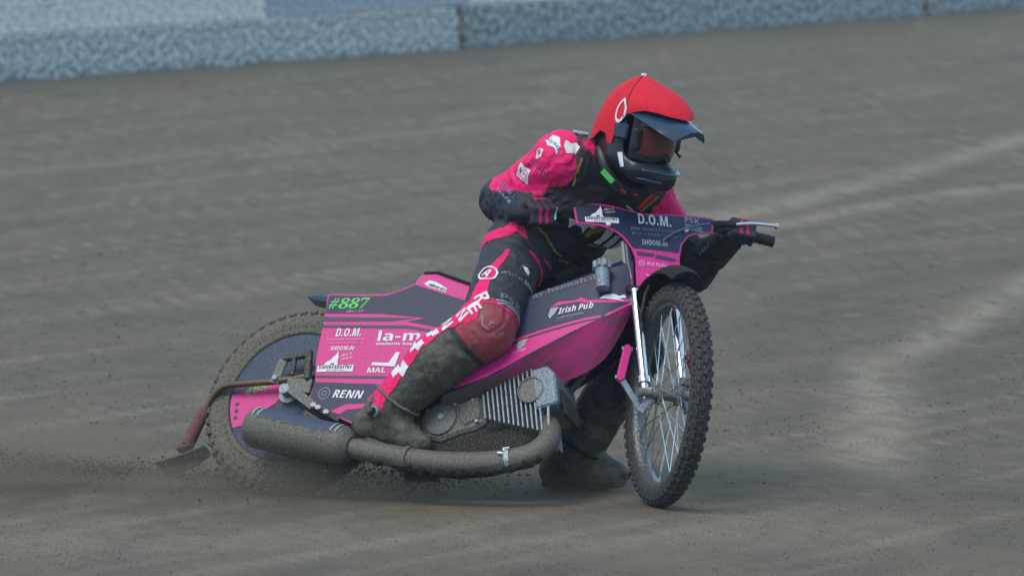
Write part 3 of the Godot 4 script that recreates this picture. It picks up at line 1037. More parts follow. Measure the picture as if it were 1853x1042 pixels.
	var out := [0.238, 0.738, 0.17, 0.736, 0.104, 0.729, 0.05, 0.716, 0.0, 0.708, -0.03, 0.711, -0.12, 0.720, -0.250, 0.728, -0.242, 0.690, -0.238, 0.668, -0.19, 0.660, -0.148, 0.640, -0.122, 0.605, -0.108, 0.550, -0.100, 0.46, -0.095, 0.415, 0.0, 0.408, 0.052, 0.415, 0.050, 0.48, 0.047, 0.535, 0.058, 0.572, 0.075, 0.600, 0.095, 0.622, 0.12, 0.638, 0.149, 0.649, 0.19, 0.653, 0.233, 0.656, 0.236, 0.70]
	var on_plate := func(lift: float) -> Callable:
		return func(p: Vector2) -> Array:
			# p.x runs to the viewer's right, that is towards the rider's left
			var z := -p.x + 0.006
			return [Vector3(plate_x(z) + lift, p.y - 0.010, z), Vector3(1, 0, 0.6 * z).normalized()]
	var flipx := func(a: Array) -> PackedVector2Array:
		var r := PackedVector2Array()
		for i in range(0, a.size(), 2): r.append(Vector2(-a[i], a[i + 1]))
		return r
	var outline: PackedVector2Array = flipx.call(out)
	put(pl, "back", drape(fill(outline), on_plate.call(-0.003), 0.03), mats.black_plastic)
	put(pl, "pink_border", drape(fill(outline), on_plate.call(0.0), 0.03), mats.pink_vinyl)
	var inner := Geometry2D.offset_polygon(outline, -0.0065)
	var inn: PackedVector2Array = inner[0]
	# the navy field stops above the lower, pink third
	var cut := Geometry2D.intersect_polygons(inn, poly([-0.3, 0.80, -0.3, 0.572, 0.3, 0.572, 0.3, 0.80]))
	for c in cut: print_on(pl, "navy_field", fill(c), mats.navy_vinyl, on_plate.call(0.0012), 0.03)
	var onp: Callable = on_plate.call(0.0026)
	print_on(pl, "dark_stripe", fill(poly([-0.040, 0.548, 0.012, 0.545, 0.02, 0.556, -0.040, 0.560])), mats.stripe_navy, onp)
	print_on(pl, "dark_stripe", fill(poly([0.02, 0.542, 0.092, 0.536, 0.092, 0.547, 0.028, 0.554])), mats.stripe_navy, onp)
	print_on(pl, "lettering", fit(letters("D.O.M.", sans), Vector2(-0.024, 0.667), Vector2(0.090, 0.667), 0.038), mats.print_white, onp)
	print_on(pl, "small_print", fit(letters("IHR SANITÄTSHAUS", sans), Vector2(-0.052, 0.642), Vector2(0.120, 0.646), 0.013), mats.print_dim, onp)
	print_on(pl, "small_print", scrawl(Vector2(-0.050, 0.624), Vector2(0.118, 0.626), 0.011, 9), mats.print_dim, onp)
	print_on(pl, "lettering", fit(letters("SHDOM.de", sans), Vector2(-0.018, 0.588), Vector2(0.070, 0.590), 0.021), mats.print_grey, onp)
	print_on(pl, "lettering", fit(letters("PSK", sans), Vector2(0.140, 0.694), Vector2(0.192, 0.694), 0.020), mats.print_grey, onp)
	for k in 3: print_on(pl, "stripe_print", fill(poly([0.138, 0.687 - k * 0.008, 0.200, 0.684 - k * 0.008, 0.200, 0.680 - k * 0.008, 0.138, 0.683 - k * 0.008])), mats.print_grey, onp)
	sponsor_box(pl, Vector2(-0.203, 0.662), 0.112, onp, 0.0, mats.print_white)
	for s in [0.128, -0.140]:
		var bo := Geo.new()
		bo.lathe([Vector2(0.0, 0.0), Vector2(0.0085, 0.0), Vector2(0.0085, 0.005), Vector2(0.006, 0.008), Vector2(0.0, 0.008)], along(Vector3(1, 0, 0), Vector3(plate_x(s) + 0.002, 0.645 if s > 0 else 0.652, s + 0.006), Vector3.UP), 14)
		put(pl, "button", bo.mesh(), mats.print_white)
	print_on(pl, "logo", ring(Vector2(-0.026, 0.516), 0.0085, 0.0115), mats.print_pinkish, onp)
	print_on(pl, "logo", ring(Vector2(-0.026, 0.516), 0.0025, 0.0050), mats.print_pinkish, onp)
	print_on(pl, "lettering", fit(letters("RENN", sans), Vector2(-0.010, 0.509), Vector2(0.056, 0.507), 0.015, 0.2), mats.print_pinkish, onp)
	print_on(pl, "logo", fill(poly([-0.022, 0.479, -0.004, 0.474, 0.03, 0.476, 0.046, 0.470, 0.04, 0.464, 0.022, 0.467, 0.015, 0.460, -0.006, 0.464])), mats.print_pinkish, onp)
	# ---- handlebar
	var hb := part(bike, "handlebar", fx)
	var tube := Geo.new()
	tube.tube(curve([Vector3(-0.095, 0.682, 0.452), Vector3(-0.09, 0.692, 0.36), Vector3(-0.085, 0.702, 0.26), Vector3(-0.075, 0.695, 0.15), Vector3(-0.07, 0.68, 0.06), Vector3(-0.07, 0.68, -0.06), Vector3(-0.075, 0.695, -0.15), Vector3(-0.085, 0.702, -0.26), Vector3(-0.09, 0.692, -0.36), Vector3(-0.095, 0.682, -0.452)], 5), 0.0125, 14)
	put(hb, "bar", tube.mesh(), mats.black_steel)
	for s in [1.0, -1.0]:
		var gr := Geo.new()
		var prof := [Vector2(0.0, 0.0)]
		for i in 13:
			prof.append(Vector2(0.0195 if i % 2 == 0 else 0.0175, 0.002 + i * 0.0105))
		prof.append(Vector2(0.024, 0.130)); prof.append(Vector2(0.024, 0.136)); prof.append(Vector2(0.0, 0.136))
		gr.lathe(prof, along(Vector3(0.006, 0.012, -0.1 * s), Vector3(-0.096, 0.681, 0.462 * s)), 18)
		put(hb, "grip", gr.mesh(30.0), mats.rubber_grip)
	# silver clutch lever on the rider's left, its perch and its cable
	var perch := Geo.new()
	perch.tube(curve([Vector3(-0.060, 0.698, -0.195), Vector3(-0.052, 0.700, -0.255), Vector3(-0.046, 0.700, -0.315)], 4), [0.006, 0.007, 0.009, 0.011, 0.012, 0.012, 0.012, 0.011, 0.010], 10)
	put(hb, "lever_perch", perch.mesh(), mats.rubber_grip)
	var lev := Geo.new()
	lev.tube(curve([Vector3(-0.046, 0.700, -0.310), Vector3(-0.036, 0.704, -0.365), Vector3(-0.036, 0.705, -0.42), Vector3(-0.040, 0.706, -0.452)], 5), 0.0058, 10)
	lev.tube([Vector3(-0.040, 0.706, -0.449), Vector3(-0.040, 0.706, -0.453), Vector3(-0.040, 0.706, -0.457), Vector3(-0.040, 0.706, -0.461)], [0.006, 0.0098, 0.0098, 0.005], 12)
	put(hb, "clutch_lever", lev.mesh(), mats.spoke_steel)
	var cab := Geo.new()
	cab.tube(curve([Vector3(-0.052, 0.700, -0.235), Vector3(-0.030, 0.668, -0.16), Vector3(-0.022, 0.632, -0.09), Vector3(-0.024, 0.596, -0.045)], 6), 0.0036, 8)
	put(hb, "clutch_cable", cab.mesh(), mats.print_dim)
	# throttle side: a dark sleeve with a silver end and the braided cable running along the shield's top edge
	var sl := Geo.new()
	sl.tube(curve([Vector3(-0.060, 0.762, 0.305), Vector3(-0.055, 0.762, 0.25), Vector3(-0.05, 0.755, 0.185)], 4), [0.008, 0.010, 0.011, 0.011, 0.011, 0.010, 0.010, 0.009, 0.008], 10)
	put(hb, "cable_sleeve", sl.mesh(), mats.rubber_grip)
	var tip := Geo.new()
	tip.tube([Vector3(-0.060, 0.762, 0.318), Vector3(-0.060, 0.762, 0.313), Vector3(-0.060, 0.762, 0.302)], [0.006, 0.0095, 0.0095], 10)
	put(hb, "cable_end", tip.mesh(), mats.chrome)
	var br := Geo.new()
	br.tube(curve([Vector3(-0.05, 0.756, 0.19), Vector3(-0.046, 0.748, 0.13), Vector3(-0.044, 0.735, 0.07), Vector3(-0.06, 0.705, 0.02)], 5), 0.0042, 8)
	put(hb, "throttle_cable", br.mesh(), mats.print_grey)
	for p in [Vector3(-0.082, 0.735, 0.292), Vector3(-0.075, 0.712, 0.285)]:
		var bk := Geo.new()
		bk.rbox(Vector3(0.03, 0.045, 0.03), Transform3D(Basis(), p), 0.006)
		put(hb, "throttle_body", bk.mesh(), mats.black_plastic)

func sponsor_box(parent: Node, at: Vector2, w: float, where: Callable, slope: float, m: Material) -> void:
	# a white name plate with a howling wolf sitting on its top edge
	var s := w / 0.112
	var r := Transform2D(slope, at)
	var shift := func(a: PackedVector2Array) -> PackedVector2Array:
		var o := PackedVector2Array()
		for p in a: o.append(r * (p * s))
		return o
	print_on(parent, "name_plate", shift.call(fill(poly([0, 0, 0.112, 0, 0.112, 0.020, 0, 0.020]))), m, where)
	print_on(parent, "wolf_print", shift.call(fill(poly([0.018, 0.021, 0.024, 0.030, 0.036, 0.036, 0.044, 0.046, 0.050, 0.052, 0.055, 0.064, 0.057, 0.052, 0.060, 0.044, 0.058, 0.034, 0.060, 0.024, 0.062, 0.021, 0.050, 0.021, 0.048, 0.028, 0.040, 0.025, 0.036, 0.021]))), m, where)
	var top := func(p: Vector2) -> Array:
		var q: Array = where.call(p)
		return [q[0] + q[1] * 0.001, q[1]]
	print_on(parent, "lettering", shift.call(fit(letters("Sieversdorfer", sans), Vector2(0.004, 0.0085), Vector2(0.108, 0.0085), 0.0135)), mats.print_navy, top)
	print_on(parent, "small_print", shift.call(scrawl(Vector2(0.030, 0.002), Vector2(0.094, 0.002), 0.0045, 6)), mats.print_navy, top)
	print_on(parent, "small_print", shift.call(scrawl(Vector2(0.068, 0.046), Vector2(0.098, 0.052), 0.008, 4)), m, where)
	print_on(parent, "small_print", shift.call(scrawl(Vector2(0.070, 0.036), Vector2(0.104, 0.042), 0.006, 5)), m, where)

func make_engine() -> void:
	var e := part(bike, "engine", Transform3D(Basis(Vector3(0.945, 0.327, 0), Vector3(-0.327, 0.945, 0), Vector3.BACK).orthonormalized(), Vector3(0.604, 0.262, 0.022)))
	# local x runs along the cylinder, y across it
	var cc := Geo.new()
	cc.ext(poly([-0.098, 0.012, -0.080, 0.045, -0.040, 0.058, 0.020, 0.052, 0.085, 0.052, 0.130, 0.047, 0.132, -0.060, 0.095, -0.072, 0.040, -0.070, -0.030, -0.078, -0.070, -0.060, -0.095, -0.030]), Transform3D(), -0.075, 0.062, 0.010)
	put(e, "crankcase", cc.mesh(), mats.crankcase_metal)
	var cover := Geo.new()
	cover.lathe([Vector2(0.058, 0.058), Vector2(0.056, 0.070), Vector2(0.048, 0.075), Vector2(0.030, 0.076), Vector2(0.018, 0.080), Vector2(0.0, 0.080)], Transform3D(ZUP, Vector3(-0.02, -0.004, 0)), 36)
	put(e, "ignition_cover", cover.mesh(30.0), mats.crankcase_metal)
	for p in [Vector3(-0.012, -0.004, 0.078), Vector3(-0.072, -0.055, 0.062), Vector3(0.035, 0.035, 0.062), Vector3(0.10, 0.03, 0.062), Vector3(0.105, -0.05, 0.062), Vector3(-0.06, 0.038, 0.062)]:
		var b := Geo.new()
		var r := 0.013 if p.z > 0.07 else 0.008
		b.lathe([Vector2(r, 0.0), Vector2(r, 0.006), Vector2(r * 0.75, 0.009), Vector2(0.0, 0.009)], Transform3D(ZUP, p), 6 if p.z < 0.07 else 14)
		put(e, "bolt", b.mesh(), mats.aluminium)
	var cast := Geo.new()
	cast.ext(poly([0.050, 0.028, 0.118, 0.040, 0.122, -0.040, 0.060, -0.052, 0.045, -0.02]), Transform3D(), 0.060, 0.070, 0.005)
	put(e, "side_casting", cast.mesh(), mats.crankcase_metal)
	for k in 4:
		var rb := Geo.new()
		rb.rbox(Vector3(0.006, 0.070 - 0.006 * k, 0.012), Transform3D(Basis(Vector3.BACK, 0.25), Vector3(0.062 + k * 0.017, -0.004, 0.068)), 0.002)
		put(e, "rib", rb.mesh(), mats.crankcase_metal)
	var oil := Geo.new()
	oil.tube(curve([Vector3(-0.06, 0.05, 0.05), Vector3(-0.02, 0.075, 0.066), Vector3(0.05, 0.072, 0.070), Vector3(0.11, 0.060, 0.066)], 5), 0.0055, 8)
	put(e, "oil_hose", oil.mesh(), mats.rubber_grip)
	# barrel and cooling fins
	var bar := Geo.new()
	bar.rbox(Vector3(0.22, 0.14, 0.12), Transform3D(Basis(), Vector3(0.235, -0.03, 0.0)), 0.02)
	put(e, "barrel", bar.mesh(), mats.mud_engine)
	for i in 13:
		var x := 0.142 + i * 0.0158
		var t := float(i) / 12.0
		var top := lerpf(0.030, 0.078, minf(1.0, t * 1.6)) if i < 12 else 0.066
		var bot := lerpf(-0.060, -0.165, t)
		var g := Geo.new()
		g.rbox(Vector3(top - bot, 0.168, 0.0060), Transform3D(Basis(Vector3(0, 1, 0), Vector3(0, 0, 1), Vector3(1, 0, 0)), Vector3(x, (top + bot) / 2, 0.0)), 0.0015)
		put(e, "cooling_fin", g.mesh(20.0), mats.aluminium)
	var head := Geo.new()
	head.ext(poly([0.318, -0.080, 0.386, -0.080, 0.396, -0.066, 0.396, 0.030, 0.372, 0.066, 0.318, 0.066]), Transform3D(), -0.085, 0.088, 0.006)
	put(e, "cylinder_head", head.mesh(), mats.plate_alloy)
	var plug := Geo.new()
	plug.lathe([Vector2(0.046, 0.083), Vector2(0.046, 0.0905), Vector2(0.041, 0.092), Vector2(0.040, 0.088), Vector2(0.0, 0.087)], Transform3D(ZUP, Vector3(0.308, -0.006, 0)), 40)
	put(e, "head_cap", plug.mesh(30.0), mats.crankcase_metal)
	var rock := Geo.new()
	rock.ext(poly([0.394, -0.11, 0.412, -0.118, 0.418, -0.085, 0.408, -0.04, 0.394, 0.0]), Transform3D(), -0.06, 0.06, 0.012)
	rock.lump(0.006, 30.0, nz)
	put(e, "rocker_box", rock.mesh(60.0), mats.mud_engine)
	var stud := Geo.new()
	stud.bar(Vector3(0.36, -0.08, 0.08), Vector3(0.352, -0.175, 0.075), 0.008, 0.008, Vector3.RIGHT)
	put(e, "exhaust_stud", stud.mesh(), mats.aluminium)
	# the dirty lower end: sump, engine plates and what has caked onto them
	var low := Geo.new()
	low.ext(poly([-0.10, -0.05, 0.13, -0.06, 0.28, -0.10, 0.30, -0.16, 0.22, -0.19, 0.10, -0.185, -0.02, -0.165, -0.12, -0.12]), Transform3D(), -0.08, 0.045, 0.012)
	low.lump(0.008, 24.0, nz)
	put(e, "sump", low.mesh(60.0), mats.mud_engine)
	for s in [0.066, -0.085]:
		var pl := Geo.new()
		pl.ext(poly([-0.22, -0.10, -0.10, -0.14, -0.09, 0.02, -0.13, 0.06, -0.24, 0.05]), Transform3D(), s - 0.004, s + 0.004, 0.002)
		put(e, "engine_plate", pl.mesh(), mats.black_steel)
	# frame cradle and carburettor
	var fr := part(bike, "frame")
	for s in [1.0, -1.0]:
		var g := Geo.new()
		g.tube(curve([Vector3(1.13, 0.78, 0.02 * s), Vector3(1.06, 0.60, 0.03 * s), Vector3(0.98, 0.45, 0.03 * s), Vector3(0.90, 0.30, 0.02 * s), Vector3(0.80, 0.15, 0.03 * s), Vector3(0.66, 0.125, 0.05 * s), Vector3(0.44, 0.16, 0.07 * s), Vector3(0.22, 0.26, 0.088 * s), Vector3(0.0, 0.3316, 0.095 * s)], 5), 0.014, 10)
		put(fr, "lower_tube", g.mesh(), mats.black_steel)
		var h := Geo.new()
		h.tube(curve([Vector3(1.12, 0.80, 0.0), Vector3(0.85, 0.66, 0.05 * s), Vector3(0.55, 0.60, 0.075 * s), Vector3(0.25, 0.50, 0.085 * s), Vector3(0.0, 0.3316, 0.098 * s)], 5), 0.013, 10)
		put(fr, "upper_tube", h.mesh(), mats.black_steel)
	var hs := Geo.new()
	hs.lathe([Vector2(0.0, -0.11), Vector2(0.028, -0.11), Vector2(0.028, 0.11), Vector2(0.0, 0.11)], along(Vector3(-0.315, 0.949, 0), Vector3(1.118, 0.868, -0.018)), 18)
	put(fr, "head_tube", hs.mesh(), mats.black_steel)
	var pg := Geo.new()
	pg.tube([Vector3(0.40, 0.205, 0.07), Vector3(0.41, 0.205, 0.25)], 0.013, 12)
	put(fr, "foot_peg", pg.mesh(), mats.black_steel)

func make_exhaust() -> void:
	var x := part(bike, "exhaust")
	var g := Geo.new()
	var path := curve([Vector3(0.93, 0.285, 0.03), Vector3(0.972, 0.245, 0.06), Vector3(0.992, 0.185, 0.09), Vector3(0.962, 0.128, 0.115), Vector3(0.892, 0.096, 0.13), Vector3(0.80, 0.078, 0.14), Vector3(0.667, 0.072, 0.145), Vector3(0.555, 0.078, 0.15), Vector3(0.443, 0.092, 0.155), Vector3(0.33, 0.105, 0.16)], 7)
	var rad := []
	for i in path.size(): rad.append(0.034 + 0.004 * sin(PI * i / path.size()))
	g.tube(path, rad, 20)
	g.lump(0.002, 30.0, nz)
	put(x, "pipe", g.mesh(60.0), mats.pipe_steel)
	for i in [28, 50]:
		var t: Vector3 = (path[i + 1] - path[i]).normalized()
		var c := Geo.new()
		c.lathe([Vector2(0.038, -0.008), Vector2(0.042, -0.008), Vector2(0.042, 0.008), Vector2(0.038, 0.008), Vector2(0.038, -0.008)], along(t, path[i]), 28)
		put(x, "clamp", c.mesh(), mats.aluminium if i == 28 else mats.pipe_steel)
		if i == 28:
			var s := Geo.new()
			s.tube([path[i] + Vector3(-0.012, 0.025, 0.033), path[i] + Vector3(0.012, 0.030, 0.033)], [0.007, 0.007], 10)
			s.tube([path[i] + Vector3(-0.02, 0.005, 0.041), path[i] + Vector3(-0.004, 0.007, 0.041)], [0.009, 0.008], 10)
			put(x, "clamp_screw", s.mesh(), mats.chrome)
	# caked lumps of shale hanging under the pipe
	for q in [[19, 0.012], [22, 0.014], [25, 0.010], [27, 0.012], [30, 0.009], [33, 0.015], [36, 0.010], [38, 0.013], [41, 0.016], [43, 0.012], [46, 0.014], [50, 0.016], [52, 0.009], [56, 0.010]]:
		var m := Geo.new()
		m.lathe([Vector2(0.0, -1.1), Vector2(0.5, -0.9), Vector2(0.95, -0.3), Vector2(1.0, 0.3), Vector2(0.6, 0.8), Vector2(0.0, 1.0)], Transform3D(Basis().scaled(Vector3(2.2, 0.95, 1.6) * q[1]), path[q[0]] + Vector3(0, -0.034, 0.010)), 10)
		m.lump(q[1] * 0.5, 60.0, nz)
		put(x, "mud_lump", m.mesh(60.0), mats.mud_engine)
	# silencer
	var a := Vector3(0.335, 0.104, 0.165)
	var b := Vector3(-0.062, 0.168, 0.165)
	var L := (b - a).length()
	var xf := along(b - a, a, Vector3(0, 0, 1))
	var s := Geo.new()
	s.lathe([Vector2(0.0, -0.004), Vector2(0.040, -0.002), Vector2(0.060, 0.018), Vector2(0.0665, 0.035), Vector2(0.068, 0.06), Vector2(0.068, L - 0.05), Vector2(0.0665, L - 0.03), Vector2(0.060, L - 0.012), Vector2(0.050, L - 0.004), Vector2(0.046, L - 0.012), Vector2(0.0, L - 0.014)], xf, 48)
	put(x, "silencer", s.mesh(35.0), mats.pipe_steel)
	# printed navy wrap on its upper side with white hoops near both ends, spattered from below
	var wrap := func(lift: float) -> Callable:
		return func(p: Vector2) -> Array:
			var n := (xf.basis.x * cos(p.y) + xf.basis.z * sin(p.y)).normalized()
			return [xf.origin + xf.basis.y * p.x + n * (0.068 + lift), n]
	var up_a := atan2(Vector3(0, 1, 0).dot(xf.basis.z), Vector3(0, 1, 0).dot(xf.basis.x))
	var cam_a := atan2(Vector3(0, -0.44, 0.9).dot(xf.basis.z), Vector3(0, -0.44, 0.9).dot(xf.basis.x))
	var sg := signf(wrapf(cam_a - up_a, -PI, PI))
	var edge := PackedVector2Array()
	for i in 40:
		var u := 0.055 + (L - 0.115) * i / 39.0
		edge.append(Vector2(u, up_a + sg * (1.42 + 0.35 * nz2.get_noise_1d(u * 22.0) + 0.18 * nz2.get_noise_1d(u * 160.0))))
	edge.append(Vector2(L - 0.06, up_a - sg * 1.2))
	edge.append(Vector2(0.055, up_a - sg * 1.2))
	print_on(x, "silencer_wrap", fill(edge), mats.wheel_cover, wrap.call(0.0010), 0.06)
	for u in [0.038, 0.058, L - 0.060, L - 0.040]:
		print_on(x, "white_hoop", fill(PackedVector2Array([Vector2(u, up_a - sg * 0.9), Vector2(u + 0.006, up_a - sg * 0.9), Vector2(u + 0.006, up_a + sg * 1.20), Vector2(u, up_a + sg * 1.32)])), mats.print_grey, wrap.call(0.0022), 0.05)
	var hang := Geo.new()
	hang.bar(Vector3(0.215, 0.185, 0.13), Vector3(0.10, 0.245, 0.118), 0.02, 0.006, Vector3.BACK)
	put(x, "hanger", hang.mesh(), mats.black_steel)

# ---- bodywork
var fair_top := []
var fair_crease := []
var fair_low := []
func fair_where(lift: float) -> Callable:
	return func(p: Vector2) -> Array:
		for i in fair_top.size() - 1:
			for t in [[fair_top[i], fair_crease[i], fair_crease[i + 1]], [fair_top[i], fair_crease[i + 1], fair_top[i + 1]]]:
				var a := Vector2(t[0].x, t[0].y); var b := Vector2(t[1].x, t[1].y); var c := Vector2(t[2].x, t[2].y)
				var den := (b - a).cross(c - a)
				if absf(den) < 1e-9: continue
				var v := (p - a).cross(c - a) / den
				var w := (b - a).cross(p - a) / den
				if v >= -0.02 and w >= -0.02 and v + w <= 1.02:
					var n: Vector3 = (t[1] - t[0]).cross(t[2] - t[0]).normalized()
					if n.z < 0: n = -n
					return [t[0] + (t[1] - t[0]) * v + (t[2] - t[0]) * w + n * lift, n]
		var best: Vector3 = fair_crease[0]
		for q in fair_crease + fair_top:
			if (Vector2(q.x, q.y) - p).length() < (Vector2(best.x, best.y) - p).length(): best = q
		return [best + Vector3(0, 0, lift), Vector3(0, 0, 1)]

func make_body() -> void:
	# ---- tail: one moulding of two side panels joined over the wheel
	var tail := part(bike, "tail_fairing")
	var out := [0.071, 0.681, 0.190, 0.681, 0.291, 0.687, 0.343, 0.706, 0.387, 0.729, 0.622, 0.666, 0.68, 0.52, 0.66, 0.36, 0.46, 0.30, 0.330, 0.215, 0.291, 0.211, 0.201, 0.244, 0.097, 0.296, 0.105, 0.361, 0.088, 0.440, 0.081, 0.561]
	for s in [1.0, -1.0]:
		var g := Geo.new()
		g.ext(poly(out), Transform3D(), 0.104 * s - 0.004, 0.104 * s + 0.004, 0.0015)
		var o := put(tail, "side_panel", g.mesh(20.0), mats.pink_vinyl)
		if s > 0: tag(o, "pink side panel covered in sponsor lettering")
	var top := Geo.new()
	var rows := []
	for p in curve([Vector2(0.075, 0.679), Vector2(0.190, 0.679), Vector2(0.291, 0.685), Vector2(0.343, 0.704), Vector2(0.387, 0.727)], 4):
		rows.append(PackedVector3Array([Vector3(p.x, p.y - 0.004, -0.100), Vector3(p.x, p.y + 0.018, -0.05), Vector3(p.x, p.y + 0.024, 0.0), Vector3(p.x, p.y + 0.018, 0.05), Vector3(p.x, p.y - 0.004, 0.100), Vector3(p.x, p.y - 0.009, 0.100), Vector3(p.x, p.y + 0.016, 0.0), Vector3(p.x, p.y - 0.009, -0.100)]))
	top.loft(rows)
	put(tail, "top_panel", top.mesh(50.0), mats.navy_vinyl)
	var on := func(lift: float) -> Callable: return flat(Transform3D(Basis(), Vector3(0, 0, 0.108 + lift)))
	var L1: Callable = on.call(0.0012)
	var L2: Callable = on.call(0.0024)
	print_on(tail, "navy_field", fill(poly([0.078, 0.674, 0.190, 0.675, 0.291, 0.680, 0.343, 0.700, 0.387, 0.722, 0.618, 0.660, 0.660, 0.545, 0.461, 0.578, 0.390, 0.588, 0.455, 0.603, 0.289, 0.614, 0.078, 0.609])), mats.navy_vinyl, L1)
	print_on(tail, "dark_stripe", fill(poly([0.078, 0.597, 0.421, 0.602, 0.335, 0.588, 0.079, 0.580])), mats.stripe_navy, L1)
	print_on(tail, "dark_stripe", fill(poly([0.080, 0.567, 0.391, 0.574, 0.589, 0.548, 0.592, 0.540, 0.394, 0.563, 0.080, 0.557])), mats.stripe_navy, L1)
	print_on(tail, "dark_stripe", fill(poly([0.101, 0.384, 0.400, 0.390, 0.400, 0.381, 0.103, 0.375])), mats.stripe_navy, L1)
	print_on(tail, "navy_field", fill(poly([0.107, 0.360, 0.42, 0.360, 0.42, 0.30, 0.328, 0.221, 0.292, 0.217, 0.203, 0.249, 0.102, 0.299])), mats.navy_vinyl, L1)
	print_on(tail, "pink_swoosh", fill(poly([0.193, 0.257, 0.241, 0.283, 0.330, 0.289, 0.310, 0.271, 0.253, 0.264, 0.226, 0.246])), mats.stripe_pink, L2)
	print_on(tail, "race_number", fit(letters("#887", serif), Vector2(0.084, 0.626), Vector2(0.226, 0.632), 0.038, 0.25), mats.print_green, L2)
	print_on(tail, "small_print", scrawl(Vector2(0.160, 0.613), Vector2(0.222, 0.619), 0.010, 8), mats.print_pinkish, L2)
	print_on(tail, "lettering", fit(letters("D.O.M.", sans), Vector2(0.140, 0.526), Vector2(0.232, 0.530), 0.029, 0.08), mats.print_white, L2)
	print_on(tail, "small_print", fit(letters("IHR SANITÄTSHAUS", sans), Vector2(0.112, 0.511), Vector2(0.247, 0.517), 0.008), mats.print_pinkish, L2)
	print_on(tail, "small_print", scrawl(Vector2(0.108, 0.497), Vector2(0.249, 0.504), 0.008, 10), mats.print_pinkish, L2)
	print_on(tail, "lettering", fit(letters("SHDOM.de", sans), Vector2(0.134, 0.475), Vector2(0.221, 0.479), 0.016, 0.1), mats.print_white, L2)
	sponsor_box(tail, Vector2(0.104, 0.396), 0.132, L2, 0.045, mats.print_white)
	print_on(tail, "lettering", fit(letters("la-m", sans), Vector2(0.298, 0.514), Vector2(0.452, 0.520), 0.038), mats.print_white, L2)
	print_on(tail, "small_print", fit(letters("moderne bau", sans), Vector2(0.297, 0.499), Vector2(0.430, 0.503), 0.011), mats.print_white, L2)
	print_on(tail, "lettering", fit(letters("MAL", sans), Vector2(0.290, 0.399), Vector2(0.356, 0.401), 0.018), mats.print_white, L2)
	print_on(tail, "logo", fill(poly([0.300, 0.437, 0.360, 0.437, 0.378, 0.476, 0.392, 0.476, 0.386, 0.424, 0.300, 0.426])), mats.print_white, L2)
	print_on(tail, "lettering", fit(letters("RENN", sans), Vector2(0.185, 0.306), Vector2(0.290, 0.306), 0.028, 0.25), mats.print_white, L2)
	print_on(tail, "logo", ring(Vector2(0.152, 0.320), 0.018, 0.0225), mats.print_dim, L2)
	print_on(tail, "logo", ring(Vector2(0.152, 0.320), 0.006, 0.0105), mats.print_dim, L2)
	print_on(tail, "pink_edge", fill(poly([0.073, 0.679, 0.190, 0.680, 0.190, 0.6755, 0.078, 0.6745])), mats.stripe_pink, L2)
	var stay := Geo.new()
	stay.ext(poly([-0.055, 0.708, -0.03, 0.716, 0.08, 0.709, 0.09, 0.700, 0.075, 0.684, 0.0, 0.690, -0.045, 0.700]), Transform3D(), -0.03, 0.03, 0.003)
	put(tail, "rear_lip", stay.mesh(), mats.peak_gloss)
	# ---- seat
	var seat := part(bike, "seat")
	var sg := Geo.new()
	var sp := [0.368, 0.728, 0.378, 0.757, 0.392, 0.772, 0.443, 0.774, 0.532, 0.746, 0.622, 0.721, 0.640, 0.668, 0.551, 0.670, 0.466, 0.686, 0.395, 0.708]
	sg.ext(poly(sp), Transform3D(), -0.092, 0.092, 0.008)
	put(seat, "seat_shell", sg.mesh(35.0), mats.pink_vinyl)
	var pad := Geo.new()
	pad.ext(poly([0.386, 0.766, 0.394, 0.784, 0.446, 0.786, 0.535, 0.759, 0.626, 0.733, 0.626, 0.722, 0.532, 0.747, 0.443, 0.775]), Transform3D(), -0.086, 0.086, 0.005)
	put(seat, "seat_pad", pad.mesh(35.0), mats.black_fabric)
	var trim := Geo.new()
	trim.tube(curve([Vector3(0.366, 0.726, 0.090), Vector3(0.395, 0.706, 0.094), Vector3(0.466, 0.684, 0.095), Vector3(0.551, 0.668, 0.095), Vector3(0.62, 0.667, 0.095)], 4), 0.0045, 8)
	put(seat, "trim", trim.mesh(), mats.black_fabric)
	var os := flat(Transform3D(Basis(), Vector3(0, 0, 0.0932)))
	var os2 := flat(Transform3D(Basis(), Vector3(0, 0, 0.0942)))
	var badge := poly([0.408, 0.735, 0.425, 0.747, 0.452, 0.741, 0.470, 0.733, 0.498, 0.718, 0.494, 0.704, 0.466, 0.703, 0.44, 0.713, 0.428, 0.722])
	print_on(seat, "badge", fill(badge), mats.print_white, os)
	print_on(seat, "badge_print", scrawl(Vector2(0.426, 0.726), Vector2(0.488, 0.706), 0.015, 1), mats.print_navy, os2)
	# ---- tank cover: upper side, crease, lower side tucking in under it
	var T := [Vector3(1.121, 0.852, 0.045), Vector3(1.054, 0.812, 0.075), Vector3(0.956, 0.758, 0.098), Vector3(0.861, 0.711, 0.11), Vector3(0.761, 0.67, 0.112), Vector3(0.63, 0.640, 0.112)]
	var K := [Vector3(1.163, 0.700, 0.055), Vector3(1.10, 0.625, 0.110), Vector3(1.013, 0.549, 0.140), Vector3(0.891, 0.463, 0.152), Vector3(0.752, 0.372, 0.150), Vector3(0.602, 0.313, 0.140)]
	var B := [Vector3(1.152, 0.686, 0.03), Vector3(1.092, 0.510, 0.03), Vector3(0.979, 0.425, 0.04), Vector3(0.842, 0.390, 0.05), Vector3(0.725, 0.337, 0.07), Vector3(0.582, 0.293, 0.085)]
	fair_top = curve(T, 4)
	fair_crease = curve(K, 4)
	fair_low = curve(B, 4)
	var tank := part(bike, "tank_fairing")
